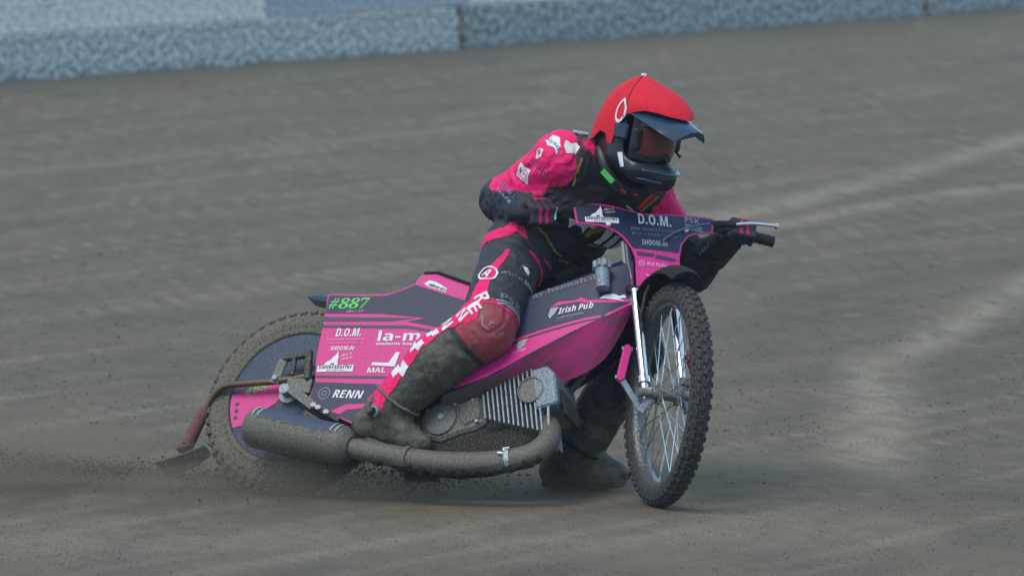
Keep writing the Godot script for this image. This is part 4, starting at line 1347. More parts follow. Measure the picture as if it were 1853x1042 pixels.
	for s in [1.0, -1.0]:
		var mir := Vector3(1, 1, s)
		var up := Geo.new()
		var a := []
		for i in fair_top.size():
			a.append(PackedVector3Array([fair_top[i] * mir, fair_crease[i] * mir]))
		for i in a.size() - 1:      # same diagonals as fair_where
			if s > 0:
				up.tri(a[i][0], a[i][1], a[i + 1][1]); up.tri(a[i][0], a[i + 1][1], a[i + 1][0])
			else:
				up.tri(a[i][0], a[i + 1][1], a[i][1]); up.tri(a[i][0], a[i + 1][0], a[i + 1][1])
		put(tank, "upper_side", up.mesh(30.0), mats.navy_vinyl)
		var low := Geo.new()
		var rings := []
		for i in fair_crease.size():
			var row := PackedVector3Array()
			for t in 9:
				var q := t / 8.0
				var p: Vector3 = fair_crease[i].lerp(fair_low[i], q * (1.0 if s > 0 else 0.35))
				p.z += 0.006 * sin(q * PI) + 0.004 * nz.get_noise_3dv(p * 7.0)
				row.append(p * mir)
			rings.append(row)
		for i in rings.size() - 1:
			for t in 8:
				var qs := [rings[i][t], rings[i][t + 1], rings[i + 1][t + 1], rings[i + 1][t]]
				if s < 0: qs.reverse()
				for tri in [[0, 1, 2], [0, 2, 3]]:
					for c in tri:
						var p: Vector3 = qs[c]
						low.v.append(p)
						# dried shale where the wheel and the boot throw it: dense by the boot, thinning forward; its even base also paints in the down-facing side's shade
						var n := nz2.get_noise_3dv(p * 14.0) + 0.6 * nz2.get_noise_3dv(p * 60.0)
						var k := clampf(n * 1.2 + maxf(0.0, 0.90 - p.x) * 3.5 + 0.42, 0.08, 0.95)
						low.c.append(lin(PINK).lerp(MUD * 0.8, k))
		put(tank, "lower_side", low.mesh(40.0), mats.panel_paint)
	var ridge := Geo.new()
	var rr := []
	for i in fair_top.size():
		var t: Vector3 = fair_top[i]
		rr.append(PackedVector3Array([t, Vector3(t.x, t.y + 0.035, t.z * 0.6), Vector3(t.x, t.y + 0.045, 0), Vector3(t.x, t.y + 0.035, -t.z * 0.6), t * Vector3(1, 1, -1)]))
	ridge.loft(rr, false, false)
	put(tank, "top_side", ridge.mesh(50.0), mats.navy_vinyl)
	var F1 := fair_where(0.0014)
	var F2 := fair_where(0.0028)
	print_on(tank, "pink_field", fill(poly([0.640, 0.40, 0.700, 0.448, 0.861, 0.522, 1.000, 0.575, 1.078, 0.606, 1.055, 0.586, 1.013, 0.553, 0.95, 0.508, 0.891, 0.469, 0.82, 0.420, 0.752, 0.380, 0.68, 0.35, 0.640, 0.335])), mats.pink_vinyl, F1, 0.03)
	print_on(tank, "pink_line", fill(poly([0.72, 0.484, 0.861, 0.541, 1.085, 0.626, 1.09, 0.617, 0.865, 0.532, 0.72, 0.474])), mats.stripe_pink, F1, 0.03)
	print_on(tank, "pink_line", fill(poly([0.905, 0.643, 0.925, 0.668, 0.985, 0.677, 1.000, 0.690, 1.025, 0.680, 1.090, 0.690, 1.150, 0.712, 1.152, 0.700, 1.095, 0.679, 1.025, 0.668, 1.000, 0.672, 0.935, 0.655])), mats.stripe_pink, F1, 0.03)
	print_on(tank, "pink_edge", fill(poly([1.100, 0.632, 1.155, 0.700, 1.130, 0.800, 1.142, 0.800, 1.165, 0.705, 1.110, 0.628])), mats.stripe_pink, F1, 0.03)
	print_on(tank, "lettering", fit(letters("Irish Pub", sans), Vector2(0.942, 0.618), Vector2(1.052, 0.650), 0.026, 0.2), mats.print_white, F2, 0.03)
	print_on(tank, "small_print", scrawl(Vector2(0.948, 0.600), Vector2(1.030, 0.624), 0.009, 2), mats.print_grey, F2, 0.03)
	print_on(tank, "small_print", scrawl(Vector2(0.946, 0.588), Vector2(1.000, 0.604), 0.007, 3), mats.print_dim, F2, 0.03)
	print_on(tank, "logo", fill(poly([0.908, 0.640, 0.935, 0.648, 0.930, 0.622, 0.918, 0.600, 0.908, 0.612])), mats.print_grey, F2, 0.03)
	print_on(tank, "web_address", fit(letters("ay-hannah.de", serif), Vector2(0.835, 0.672), Vector2(1.048, 0.768), 0.026), mats.print_dim, F2, 0.03)
	print_on(tank, "logo", fill(poly([1.062, 0.690, 1.075, 0.707, 1.10, 0.716, 1.118, 0.712, 1.130, 0.722, 1.138, 0.712, 1.120, 0.702, 1.140, 0.698, 1.10, 0.694])), mats.print_white, F2, 0.03)
	print_on(tank, "logo", fill(poly([0.828, 0.512, 0.862, 0.524, 0.858, 0.498, 0.842, 0.478, 0.832, 0.490])), mats.print_grey, F2, 0.03)
	print_on(tank, "small_print", scrawl(Vector2(0.826, 0.462), Vector2(0.876, 0.482), 0.012, 7), mats.print_pinkish, F2, 0.03)
	# filler cap standing on the tank's right shoulder
	var cap := part(bike, "filler_cap", Transform3D(Basis(Vector3.BACK, 0.26), Vector3(1.072, 0.728, 0.120)))
	var neck := Geo.new()
	neck.lathe([Vector2(0.0, -0.012), Vector2(0.023, -0.010), Vector2(0.0235, 0.0), Vector2(0.0235, 0.062), Vector2(0.0, 0.062)], Transform3D(), 24)
	put(cap, "neck", neck.mesh(30.0), mats.plate_alloy)
	var knob := Geo.new()
	var kp := []
	for y in [0.062, 0.066, 0.083, 0.088]:
		var ringp := PackedVector3Array()
		for i in 48:
			var a := TAU * i / 48
			var r := (0.030 + 0.003 * cos(a * 8)) * (0.92 if y in [0.062, 0.088] else 1.0)
			ringp.append(Vector3(cos(a) * r, y, sin(a) * r))
		kp.append(ringp)
	knob.loft(kp)
	put(cap, "knob", knob.mesh(30.0), mats.plate_alloy)

# ---- dirt deflector behind the rear wheel and its mounting
func make_deflector() -> void:
	var d := part(bike, "dirt_deflector")
	var g := Geo.new()
	g.tube(curve([Vector3(0.085, 0.386, 0.10), Vector3(-0.047, 0.362, 0.10), Vector3(-0.174, 0.353, 0.09), Vector3(-0.252, 0.349, 0.07), Vector3(-0.297, 0.316, 0.055), Vector3(-0.322, 0.262, 0.04)], 6), 0.0115, 14)
	put(d, "steel_tube", g.mesh(), mats.bare_steel)
	var s := Geo.new()
	s.tube([Vector3(-0.318, 0.278, 0.042), Vector3(-0.322, 0.268, 0.040), Vector3(-0.345, 0.205, 0.03), Vector3(-0.362, 0.158, 0.022)], [0.019, 0.021, 0.022, 0.024], 16)
	put(d, "rubber_sleeve", s.mesh(), mats.red_rubber)
	var bl := Geo.new()
	var rows := []
	for i in 13:
		var t := i / 12.0
		var p := Vector3(lerpf(-0.300, -0.462, t), lerpf(0.160, 0.094, t) - 0.014 * sin(t * PI), 0.0)
		var hw := 0.05 * (0.7 + 0.3 * sin(t * PI))
		var ringp := PackedVector3Array()
		for k in 7:
			var q := -1.0 + k / 3.0
			ringp.append(p + Vector3(0, -0.010 * q * q, q * hw))
		for k in 7:
			var q := 1.0 - k / 3.0
			ringp.append(p + Vector3(0, -0.006 - 0.010 * q * q, q * hw))
		rows.append(ringp)
	bl.loft(rows)
	put(d, "flap", bl.mesh(50.0), mats.black_steel)
	var rv := Geo.new()
	rv.rbox(Vector3(0.05, 0.02, 0.04), rot(Vector3(0, 0, 20), Vector3(-0.372, 0.148, 0.02)), 0.004)
	put(d, "flap_bracket", rv.mesh(), mats.red_rubber)
	var m := part(bike, "deflector_mount")
	for q in [[Vector3(-0.045, 0.350, 0.108), Vector3(-0.030, 0.435, 0.108), 0.032, 0.010], [Vector3(-0.030, 0.440, 0.108), Vector3(0.055, 0.462, 0.108), 0.022, 0.020], [Vector3(0.058, 0.472, 0.112), Vector3(0.080, 0.365, 0.112), 0.020, 0.024], [Vector3(0.010, 0.448, 0.112), Vector3(0.018, 0.380, 0.112), 0.014, 0.012], [Vector3(0.005, 0.345, 0.106), Vector3(0.095, 0.345, 0.106), 0.05, 0.012], [Vector3(0.02, 0.335, 0.108), Vector3(0.125, 0.272, 0.108), 0.032, 0.012], [Vector3(0.120, 0.275, 0.112), Vector3(0.235, 0.225, 0.114), 0.018, 0.010]]:
		var b := Geo.new()
		b.bar(q[0], q[1], q[2], q[3], Vector3.BACK)
		b.lump(0.0025, 40.0, nz)
		put(m, "bracket", b.mesh(50.0), mats.black_steel if q[2] < 0.03 else mats.crankcase_metal)
	for p in [Vector3(-0.040, 0.366, 0.112), Vector3(0.128, 0.272, 0.112), Vector3(0.150, 0.262, 0.116), Vector3(0.185, 0.246, 0.118)]:
		var b := Geo.new()
		b.lathe([Vector2(0.011, 0.0), Vector2(0.011, 0.010), Vector2(0.008, 0.013), Vector2(0.0, 0.013)], Transform3D(ZUP, p), 10)
		put(m, "bolt", b.mesh(), mats.aluminium if p.x < 0.0 else mats.chrome)

# ------------------------------------------------------------------ the rider
var body: Flesh
const HIP_R := Vector3(0.023, 0.784, -0.27)
const HIP_L := Vector3(0.108, 0.727, -0.43)
const KNEE_R := Vector3(-0.088, 0.552, 0.06)
const KNEE_L := Vector3(0.400, 0.450, -0.150)
const ANK_R := Vector3(-0.411, 0.292, 0.02)
const ANK_L := Vector3(0.187, 0.105, -0.22)
const SHO_R := Vector3(0.160, 1.083, -0.13)
const SHO_L := Vector3(0.452, 0.965, -0.26)
const ELB_R := Vector3(-0.029, 0.944, -0.33)
const ELB_L := Vector3(0.595, 0.695, -0.46)
const WRI_R := Vector3(0.058, 0.918, -0.135)
const WRI_L := Vector3(0.715, 0.800, -0.32)
const PEL := Vector3(0.065, 0.755, -0.35)
const CHE := Vector3(0.318, 1.020, -0.195)
const HEAD := Vector3(0.417, 1.190, -0.10)
const BASE := Vector3(0.23, 0.0, -0.2)
var rdir := (SHO_R - SHO_L).normalized()
var spine := (CHE - PEL).normalized()

func steer(x: float, y: float, z: float) -> Vector3:
	# a place on the steered front end, in the world
	var bx := Transform3D(Basis(BF, BU, BR).orthonormalized(), BIKE_AT)
	return bx * (Transform3D(Basis(FX, FY, FZ).orthonormalized(), FORK_AT) * Vector3(x, y, z))

func wrinkle(p: Vector3, who: int) -> float:
	var q := p * 7.0 + Vector3(nz.get_noise_3dv(p * 5.0), nz.get_noise_3dv(p * 5.0 + Vector3(9, 0, 0)), 0) * 1.2
	var amp := 0.007 if who in [2, 3, 4, 5] else (0.0068 if who in [0, 1] else (0.0052 if who in [6, 8] else 0.0040))
	return (absf(nz.get_noise_3dv(q)) - 0.25) * amp * 2.9 + nz2.get_noise_3dv(p * 26.0) * 0.0016

func suit_colour(p: Vector3, who: int, n: Vector3) -> Color:
	var pink := lin(SUITPINK)
	var navy := Color(0.020, 0.026, 0.044)
	var black := Color(0.016, 0.017, 0.022)
	var grit := 0.7 * nz2.get_noise_3dv(p * 16.0) + 0.9 * nz2.get_noise_3dv(p * 70.0)
	match who:
		0:
			var lr := (p - SHO_R).dot(rdir)
			var up := (p - CHE).dot(spine)
			var a := maxf(lr + 0.012 - 0.25 * maxf(0.0, -up), minf(up - 0.072, lr + 0.10))
			a = maxf(a, (SHO_L - p).dot(rdir) - 0.026)
			return black.lerp(pink, clampf(a / 0.009 + 0.5, 0.0, 1.0))
		1:
			return navy
		2, 4:
			var a := SHO_R if who == 2 else SHO_L
			var b := ELB_R if who == 2 else ELB_L
			var t := (p - a).dot((b - a).normalized())
			var lim := 0.215 if who == 2 else 0.245
			lim += 0.035 * (p - a).dot(Vector3(-0.5, 0.6, -0.6)) / 0.08
			return pink.lerp(navy if who == 2 else black, clampf((t - lim) / 0.009 + 0.5, 0.0, 1.0))
		3:
			return navy * 0.95
		5:
			return black
		6:
			var t := (p - HIP_R).dot((KNEE_R - HIP_R).normalized())
			if t > 0.372: return Color(0.33, 0.020, 0.055).lerp(MUD * 1.1, clampf(grit * 0.9 + 0.36, 0.0, 0.85))
			return Color(0.026, 0.031, 0.041).lerp(MUD * 0.7, clampf(grit * 0.9 - 0.15, 0.0, 0.5))
		7:
			var t := (p - KNEE_R).dot((ANK_R - KNEE_R).normalized())
			var k := clampf(grit * 0.9 + 0.36, 0.0, 0.85)
			if t < 0.065: return Color(0.33, 0.020, 0.055).lerp(MUD * 1.1, k)
			if t < 0.085: return Color(0.018, 0.018, 0.02)
			return Color(0.030, 0.030, 0.028).lerp(MUD * 1.0, clampf(grit * 1.0 + 0.5, 0.0, 1.0))
		8:
			return Color(0.010, 0.011, 0.015)
		9:
			var t := (p - KNEE_L).dot((ANK_L - KNEE_L).normalized())
			return Color(0.013, 0.014, 0.017).lerp(MUD * 0.85, clampf(grit * 0.9 + t * 1.9 - 0.12, 0.0, 0.95))
	return black

func on_body(at: Vector3, up: Vector3, lift := 0.0022) -> Callable:
	# a print laid on the suit round a point: x to the wearer's side, y towards `up`
	var o := body.snap(at)
	var n := body.grad(o)
	var y := (up - n * up.dot(n)).normalized()
	var x := y.cross(n)
	return func(p: Vector2) -> Array:
		var q := body.snap(o + x * p.x + y * p.y, n)
		var m := body.grad(q)
		return [q + m * lift - BASE, m]
func ribbon(parent: Node, called: String, pts: Array, w0: float, w1: float, m: Material, lift := 0.0015, jag := 0.0) -> void:
	# a band of cloth or print following the suit's surface
	var g := Geo.new()
	var path := curve(pts, 8)
	var rows := []
	var nn := []
	for i in path.size():
		var p := body.snap(path[i])
		var n := body.grad(p)
		var t: Vector3 = (path[mini(i + 1, path.size() - 1)] - path[maxi(i - 1, 0)]).normalized()
		var s := t.cross(n).normalized()
		var w := lerpf(w0, w1, float(i) / (path.size() - 1)) * (1.0 + jag * nz2.get_noise_1d(i * 9.0))
		var row := PackedVector3Array()
		for k in 7:
			var q := body.snap(p + s * w * (k / 6.0 - 0.5) + n * 0.004, n)
			row.append(q + body.grad(q) * lift - BASE)
		rows.append(row)
	g.loft(rows, false, false)
	put(parent, called, g.mesh(80.0), m)

func make_rider() -> void:
	var man := part(self, "person", Transform3D(Basis(), BASE))
	tag(man, "rider in pink and black race suit and red-covered helmet, left boot trailing on the shale", "person")
	body = Flesh.new(Vector3(-0.58, -0.03, -0.62), Vector3(0.80, 1.24, 0.22), 0.0066, 0.011)
	var side := rdir
	body.bone(HIP_R, HIP_L, 0.105, 0.105, 1)
	body.bone(PEL + Vector3(-0.05, 0.01, -0.05), PEL + Vector3(-0.01, 0.03, -0.08), 0.10, 0.10, 1)
	var wst := PEL.lerp(CHE, 0.35)
	var mid := PEL.lerp(CHE, 0.68)
	body.bone(wst + side * 0.065, wst - side * 0.065, 0.108, 0.108, 0)
	body.bone(mid + side * 0.075, mid - side * 0.085, 0.122, 0.118, 0)
	body.bone(PEL, mid, 0.11, 0.12, 0)
	var hi := CHE - spine * 0.02
	body.bone(hi + side * 0.105, hi - side * 0.105, 0.088, 0.085, 0)
	body.bone(SHO_R + Vector3(0.01, 0.015, 0), CHE + spine * 0.06, 0.078, 0.07, 0)
	body.bone(SHO_L, CHE + spine * 0.06, 0.070, 0.07, 0)
	body.bone(CHE + spine * 0.03, HEAD - Vector3(0.04, 0.07, 0.03), 0.075, 0.062, 0)
	body.bone(SHO_R, ELB_R, 0.084, 0.064, 2)
	body.bone(ELB_R, WRI_R, 0.068, 0.044, 3)
	body.bone(SHO_L, ELB_L, 0.070, 0.068, 4)
	body.bone(ELB_L, WRI_L, 0.070, 0.044, 5)
	body.bone(HIP_R, KNEE_R, 0.112, 0.090, 6)
	var calf := KNEE_R.lerp(ANK_R, 0.45) + Vector3(-0.010, 0.012, 0.0)
	body.bone(KNEE_R, calf, 0.090, 0.088, 7)
	body.bone(calf, ANK_R, 0.088, 0.068, 7)
	body.bone(HIP_L, KNEE_L, 0.112, 0.086, 8)
	body.bone(KNEE_L, ANK_L, 0.082, 0.084, 9)
	body.close(wrinkle)
	put(man, "body", body.mesh(suit_colour, BASE), mats.suit)
	suit_prints(man)
	boots(man)
	hand(man, true)
	hand(man, false)
	head(man)

func suit_prints(man: Node) -> void:
	var white: Material = mats.print_white
	# right sleeve
	var up := (SHO_R - ELB_R).normalized()
	var w := on_body(Vector3(0.139, 1.135, -0.071), Vector3(0.35, 0.9, 0.1))
	print_on(man, "sleeve_print", fill(poly([-0.032, -0.006, -0.018, 0.014, 0.010, 0.020, 0.030, 0.008, 0.034, -0.012, 0.014, -0.010, -0.008, -0.014])), white, w, 0.012)
	print_on(man, "sleeve_print", scrawl(Vector2(-0.022, -0.006), Vector2(0.028, -0.006), 0.014, 11), mats.print_blue, on_body(Vector3(0.139, 1.135, -0.071), Vector3(0.35, 0.9, 0.1), 0.0034), 0.012)
	w = on_body(Vector3(0.104, 1.112, -0.080), Vector3(0.45, 0.85, 0.2))
	print_on(man, "sleeve_print", fill(circle(Vector2.ZERO, 0.0165, 20)), white, w, 0.012)
	var w2 := on_body(Vector3(0.104, 1.112, -0.080), Vector3(0.45, 0.85, 0.2), 0.0034)
	print_on(man, "sleeve_print", fill(poly([-0.003, -0.012, 0.003, -0.012, 0.003, 0.002, 0.010, 0.002, 0.010, 0.007, 0.003, 0.007, 0.003, 0.013, -0.003, 0.013, -0.003, 0.007, -0.010, 0.007, -0.010, 0.002, -0.003, 0.002])), mats.pink_vinyl, w2, 0.012)
	w = on_body(Vector3(0.094, 1.072, -0.085), Vector3(0.75, 0.6, 0.2))
	print_on(man, "sleeve_print", scrawl(Vector2(-0.030, -0.022), Vector2(0.030, -0.022), 0.016, 12), mats.print_pinkish, w, 0.012)
	print_on(man, "sleeve_print", scrawl(Vector2(-0.044, -0.004), Vector2(0.044, -0.004), 0.009, 13), mats.print_pinkish, w, 0.012)
	w = on_body(Vector3(0.044, 1.043, -0.144), Vector3(0.42, 0.85, 0.2))
	print_on(man, "sleeve_print", fill(poly([-0.030, -0.024, 0.028, -0.024, 0.032, 0.022, -0.026, 0.024])), white, w, 0.012)
	w2 = on_body(Vector3(0.044, 1.043, -0.144), Vector3(0.42, 0.85, 0.2), 0.0034)
	print_on(man, "sleeve_print", scrawl(Vector2(-0.018, -0.008), Vector2(0.018, -0.008), 0.024, 14), mats.stripe_pink, w2, 0.012)
	print_on(man, "sleeve_print", scrawl(Vector2(-0.024, -0.018), Vector2(0.024, -0.018), 0.007, 15), mats.stripe_pink, w2, 0.012)
	w = on_body(Vector3(0.196, 1.125, -0.072), Vector3(0.2, 0.95, 0.1))
	print_on(man, "shoulder_print", fill(poly([-0.020, -0.022, 0.010, -0.026, 0.026, -0.004, 0.018, 0.016, -0.002, 0.008, -0.020, 0.020, -0.026, 0.004])), white, w, 0.012)
	# right forearm
	w = on_body(Vector3(-0.012, 0.980, -0.200), Vector3(0.25, 0.9, 0.3))
	print_on(man, "sleeve_print", scrawl(Vector2(-0.042, 0.006), Vector2(0.056, -0.006), 0.016, 16), mats.print_blue, w, 0.012)
	print_on(man, "sleeve_print", scrawl(Vector2(-0.044, -0.014), Vector2(0.056, -0.028), 0.013, 17), mats.print_grey, w, 0.012)
	# vest
	ribbon(man, "gold_piping", [Vector3(0.231, 1.095, -0.065), Vector3(0.218, 1.059, -0.060), Vector3(0.200, 1.010, -0.086)], 0.008, 0.008, mats.print_gold, 0.0025)
	ribbon(man, "gold_piping", [Vector3(0.060, 0.92, -0.17), Vector3(0.078, 0.887, -0.165), Vector3(0.108, 0.840, -0.152), Vector3(0.143, 0.784, -0.160), Vector3(0.188, 0.716, -0.223)], 0.008, 0.007, mats.print_gold, 0.0025)
	var vw := on_body(Vector3(0.245, 0.842, -0.115), Vector3(0.1, 0.95, 0.1))
	print_on(man, "vest_print", fill(poly([-0.062, 0.024, -0.050, -0.016, -0.034, 0.006, -0.014, 0.002, -0.002, -0.022, 0.010, 0.010, 0.030, 0.004, 0.034, 0.026])), white, vw, 0.012)
	vw = on_body(Vector3(0.305, 0.835, -0.135), Vector3(0.35, 0.9, 0.1), 0.0034)
	print_on(man, "vest_print", fill(poly([-0.040, -0.050, -0.034, -0.012, -0.010, 0.014, 0.030, 0.026, 0.054, 0.022, 0.030, 0.008, 0.004, -0.010, -0.012, -0.032, -0.020, -0.056])), mats.print_gold, vw, 0.012)
	vw = on_body(Vector3(0.335, 0.800, -0.185), Vector3(0.45, 0.85, 0.1), 0.0036)
	for k in 3:
		print_on(man, "vest_print", fill(poly([-0.046 + k * 0.038, -0.040, -0.020 + k * 0.038, -0.040, -0.020 + k * 0.038, 0.034, -0.046 + k * 0.038, 0.038])), white, vw, 0.012)
	print_on(man, "vest_print", fill(poly([-0.060, -0.050, 0.080, -0.034, 0.080, -0.044, -0.060, -0.060])), mats.print_gold, vw, 0.012)
	vw = on_body(Vector3(0.458, 0.940, -0.153), Vector3(0.7, 0.7, 0))
	print_on(man, "vest_print", fill(poly([-0.014, -0.05, 0.0, -0.05, 0.004, 0.02, -0.010, 0.02])), mats.print_red, vw, 0.012)
	print_on(man, "vest_print", fill(poly([0.006, -0.05, 0.016, -0.05, 0.022, 0.03, 0.010, 0.02])), mats.print_gold, vw, 0.012)
	# right hip and thigh
	ribbon(man, "hip_panel", [Vector3(0.045, 0.872, -0.175), Vector3(0.005, 0.862, -0.175), Vector3(-0.040, 0.835, -0.19), Vector3(-0.08, 0.80, -0.25)], 0.030, 0.050, mats.pink_cloth, 0.0015, 0.3)
	ribbon(man, "thigh_panel", [Vector3(-0.010, 0.800, -0.100), Vector3(-0.035, 0.768, -0.065), Vector3(-0.066, 0.735, -0.030), Vector3(-0.098, 0.700, 0.015), Vector3(-0.112, 0.663, 0.070), Vector3(-0.137, 0.619, 0.110), Vector3(-0.155, 0.598, 0.100)], 0.012, 0.085, mats.pink_cloth, 0.0015, 0.1)
	var lw := on_body(Vector3(-0.080, 0.730, -0.021), Vector3(0.6, 0.75, -0.2), 0.0036)
	print_on(man, "leg_print", ring(Vector2.ZERO, 0.026, 0.032, 28, 1.15), white, lw, 0.012)
	print_on(man, "leg_print", fit(letters("A", sans), Vector2(-0.016, -0.016), Vector2(0.016, -0.016), 0.032), white, lw, 0.012)
	lw = on_body(Vector3(-0.010, 0.648, 0.063), Vector3(0.35, 0.85, 0.1))
	print_on(man, "leg_print", fit(letters("PSK", sans), Vector2(-0.030, 0.004), Vector2(0.050, -0.034), 0.026), mats.print_dim, lw, 0.012)
	for k in 2:
		print_on(man, "leg_print", fill(poly([-0.048, -0.008 - k * 0.012, -0.020, -0.010 - k * 0.012, 0.050, -0.046 - k * 0.012, 0.058, -0.066 - k * 0.012, 0.062, -0.060 - k * 0.012, 0.052, -0.040 - k * 0.012, -0.020, -0.004 - k * 0.012, -0.048, -0.002 - k * 0.012])), mats.print_grey, lw, 0.012)
	lw = on_body(Vector3(0.048, 0.731, -0.070), Vector3(0.3, 0.9, 0.2))
	print_on(man, "leg_print", ring(Vector2.ZERO, 0.0185, 0.0205, 24, 1.25), mats.print_dim, lw, 0.012)
	print_on(man, "leg_print", fill(poly([-0.014, 0.014, 0.004, 0.010, 0.016, -0.004, 0.006, -0.016, -0.004, -0.006, -0.008, 0.004])), white, lw, 0.012)
	lw = on_body(Vector3(0.020, 0.705, -0.030), Vector3(0.35, 0.9, 0.1))
	print_on(man, "leg_print", scrawl(Vector2(-0.068, 0.018), Vector2(0.012, -0.010), 0.018, 91), mats.print_dim, lw, 0.012)
	print_on(man, "leg_print", fit(letters("Med", sans), Vector2(0.020, -0.012), Vector2(0.066, -0.032), 0.020), mats.print_grey, lw, 0.012)
	ribbon(man, "pink_piping", [Vector3(0.062, 0.794, -0.123), Vector3(0.097, 0.745, -0.135), Vector3(0.117, 0.697, -0.150), Vector3(0.126, 0.657, -0.155)], 0.010, 0.024, mats.pink_cloth, 0.002)
	ribbon(man, "pink_piping", [Vector3(0.110, 0.770, -0.165), Vector3(0.135, 0.730, -0.19), Vector3(0.150, 0.695, -0.21)], 0.006, 0.010, mats.pink_cloth, 0.002)
	ribbon(man, "pink_piping", [Vector3(-0.100, 0.636, 0.10), Vector3(-0.060, 0.645, 0.103), Vector3(-0.015, 0.622, 0.10), Vector3(0.018, 0.580, 0.07), Vector3(0.034, 0.54, 0.03)], 0.010, 0.008, mats.pink_cloth, 0.002)
	# the band with white block letters running from the thigh down the shin
	ribbon(man, "shin_panel", [Vector3(-0.130, 0.624, 0.110), Vector3(-0.170, 0.594, 0.085), Vector3(-0.218, 0.560, 0.062), Vector3(-0.273, 0.525, 0.068), Vector3(-0.325, 0.478, 0.068), Vector3(-0.380, 0.418, 0.064), Vector3(-0.428, 0.360, 0.066), Vector3(-0.460, 0.315, 0.060)], 0.084, 0.074, mats.pink_cloth, 0.0022, 0.06)
	var spots := [[Vector3(-0.096, 0.664, 0.085), "R", 0.044], [Vector3(-0.122, 0.630, 0.114), "E", 0.040], [Vector3(-0.160, 0.604, 0.104), "N", 0.040], [Vector3(-0.210, 0.572, 0.080), "N", 0.044], [Vector3(-0.258, 0.542, 0.076), "", 0.044], [Vector3(-0.308, 0.500, 0.076), "", 0.056], [Vector3(-0.372, 0.434, 0.076), "", 0.064]]
	for q in spots:
		var tt := Vector3(0.62, 0.72, 0.1)
		lw = on_body(q[0], tt, 0.0036)
		var shape := PackedVector2Array()
		if q[1] == "": shape = fill(poly([-q[2] * 0.5, -q[2] * 0.45, q[2] * 0.1, -q[2] * 0.5, q[2] * 0.15, -q[2] * 0.1, q[2] * 0.5, -q[2] * 0.05, q[2] * 0.45, q[2] * 0.5, -q[2] * 0.2, q[2] * 0.45, -q[2] * 0.15, q[2] * 0.05, -q[2] * 0.5, q[2] * 0.1]))
		else: shape = fit(letters(q[1], sans), Vector2(-q[2] * 0.55, -q[2] * 0.5), Vector2(q[2] * 0.55, -q[2] * 0.5), q[2])
		print_on(man, "leg_print", shape, white, lw, 0.012)
	lw = on_body(Vector3(-0.084, 0.574, 0.147), Vector3(0.4, 0.85, 0.1))
	print_on(man, "knee_print", fill(poly([-0.030, 0.022, -0.024, 0.024, -0.010, -0.004, 0.012, -0.008, 0.012, -0.014, -0.014, -0.010])), mats.print_dusty, lw, 0.012)
	print_on(man, "knee_print", fill(poly([0.004, 0.018, 0.018, 0.016, 0.018, 0.010, 0.010, 0.010, 0.012, 0.0, 0.006, 0.0])), mats.print_dusty, lw, 0.012)
	lw = on_body(Vector3(0.640, 0.775, -0.330), Vector3(-0.7, 0.6, 0.0))
	print_on(man, "sleeve_print", scrawl(Vector2(-0.03, -0.008), Vector2(0.03, -0.008), 0.016, 18), mats.print_blue, lw, 0.012)

func mud_paint(p: Vector3, _who: int, _n: Vector3) -> Color:
	var grit := nz2.get_noise_3dv(p * 20.0) + 0.7 * nz2.get_noise_3dv(p * 80.0)
	return Color(0.020, 0.020, 0.020).lerp(MUD * 1.05, clampf(grit * 1.0 + 0.62, 0.0, 1.0))
func rough_small(p: Vector3, _who: int) -> float:
	return nz2.get_noise_3dv(p * 30.0) * 0.0022 + (absf(nz.get_noise_3dv(p * 12.0)) - 0.2) * 0.005

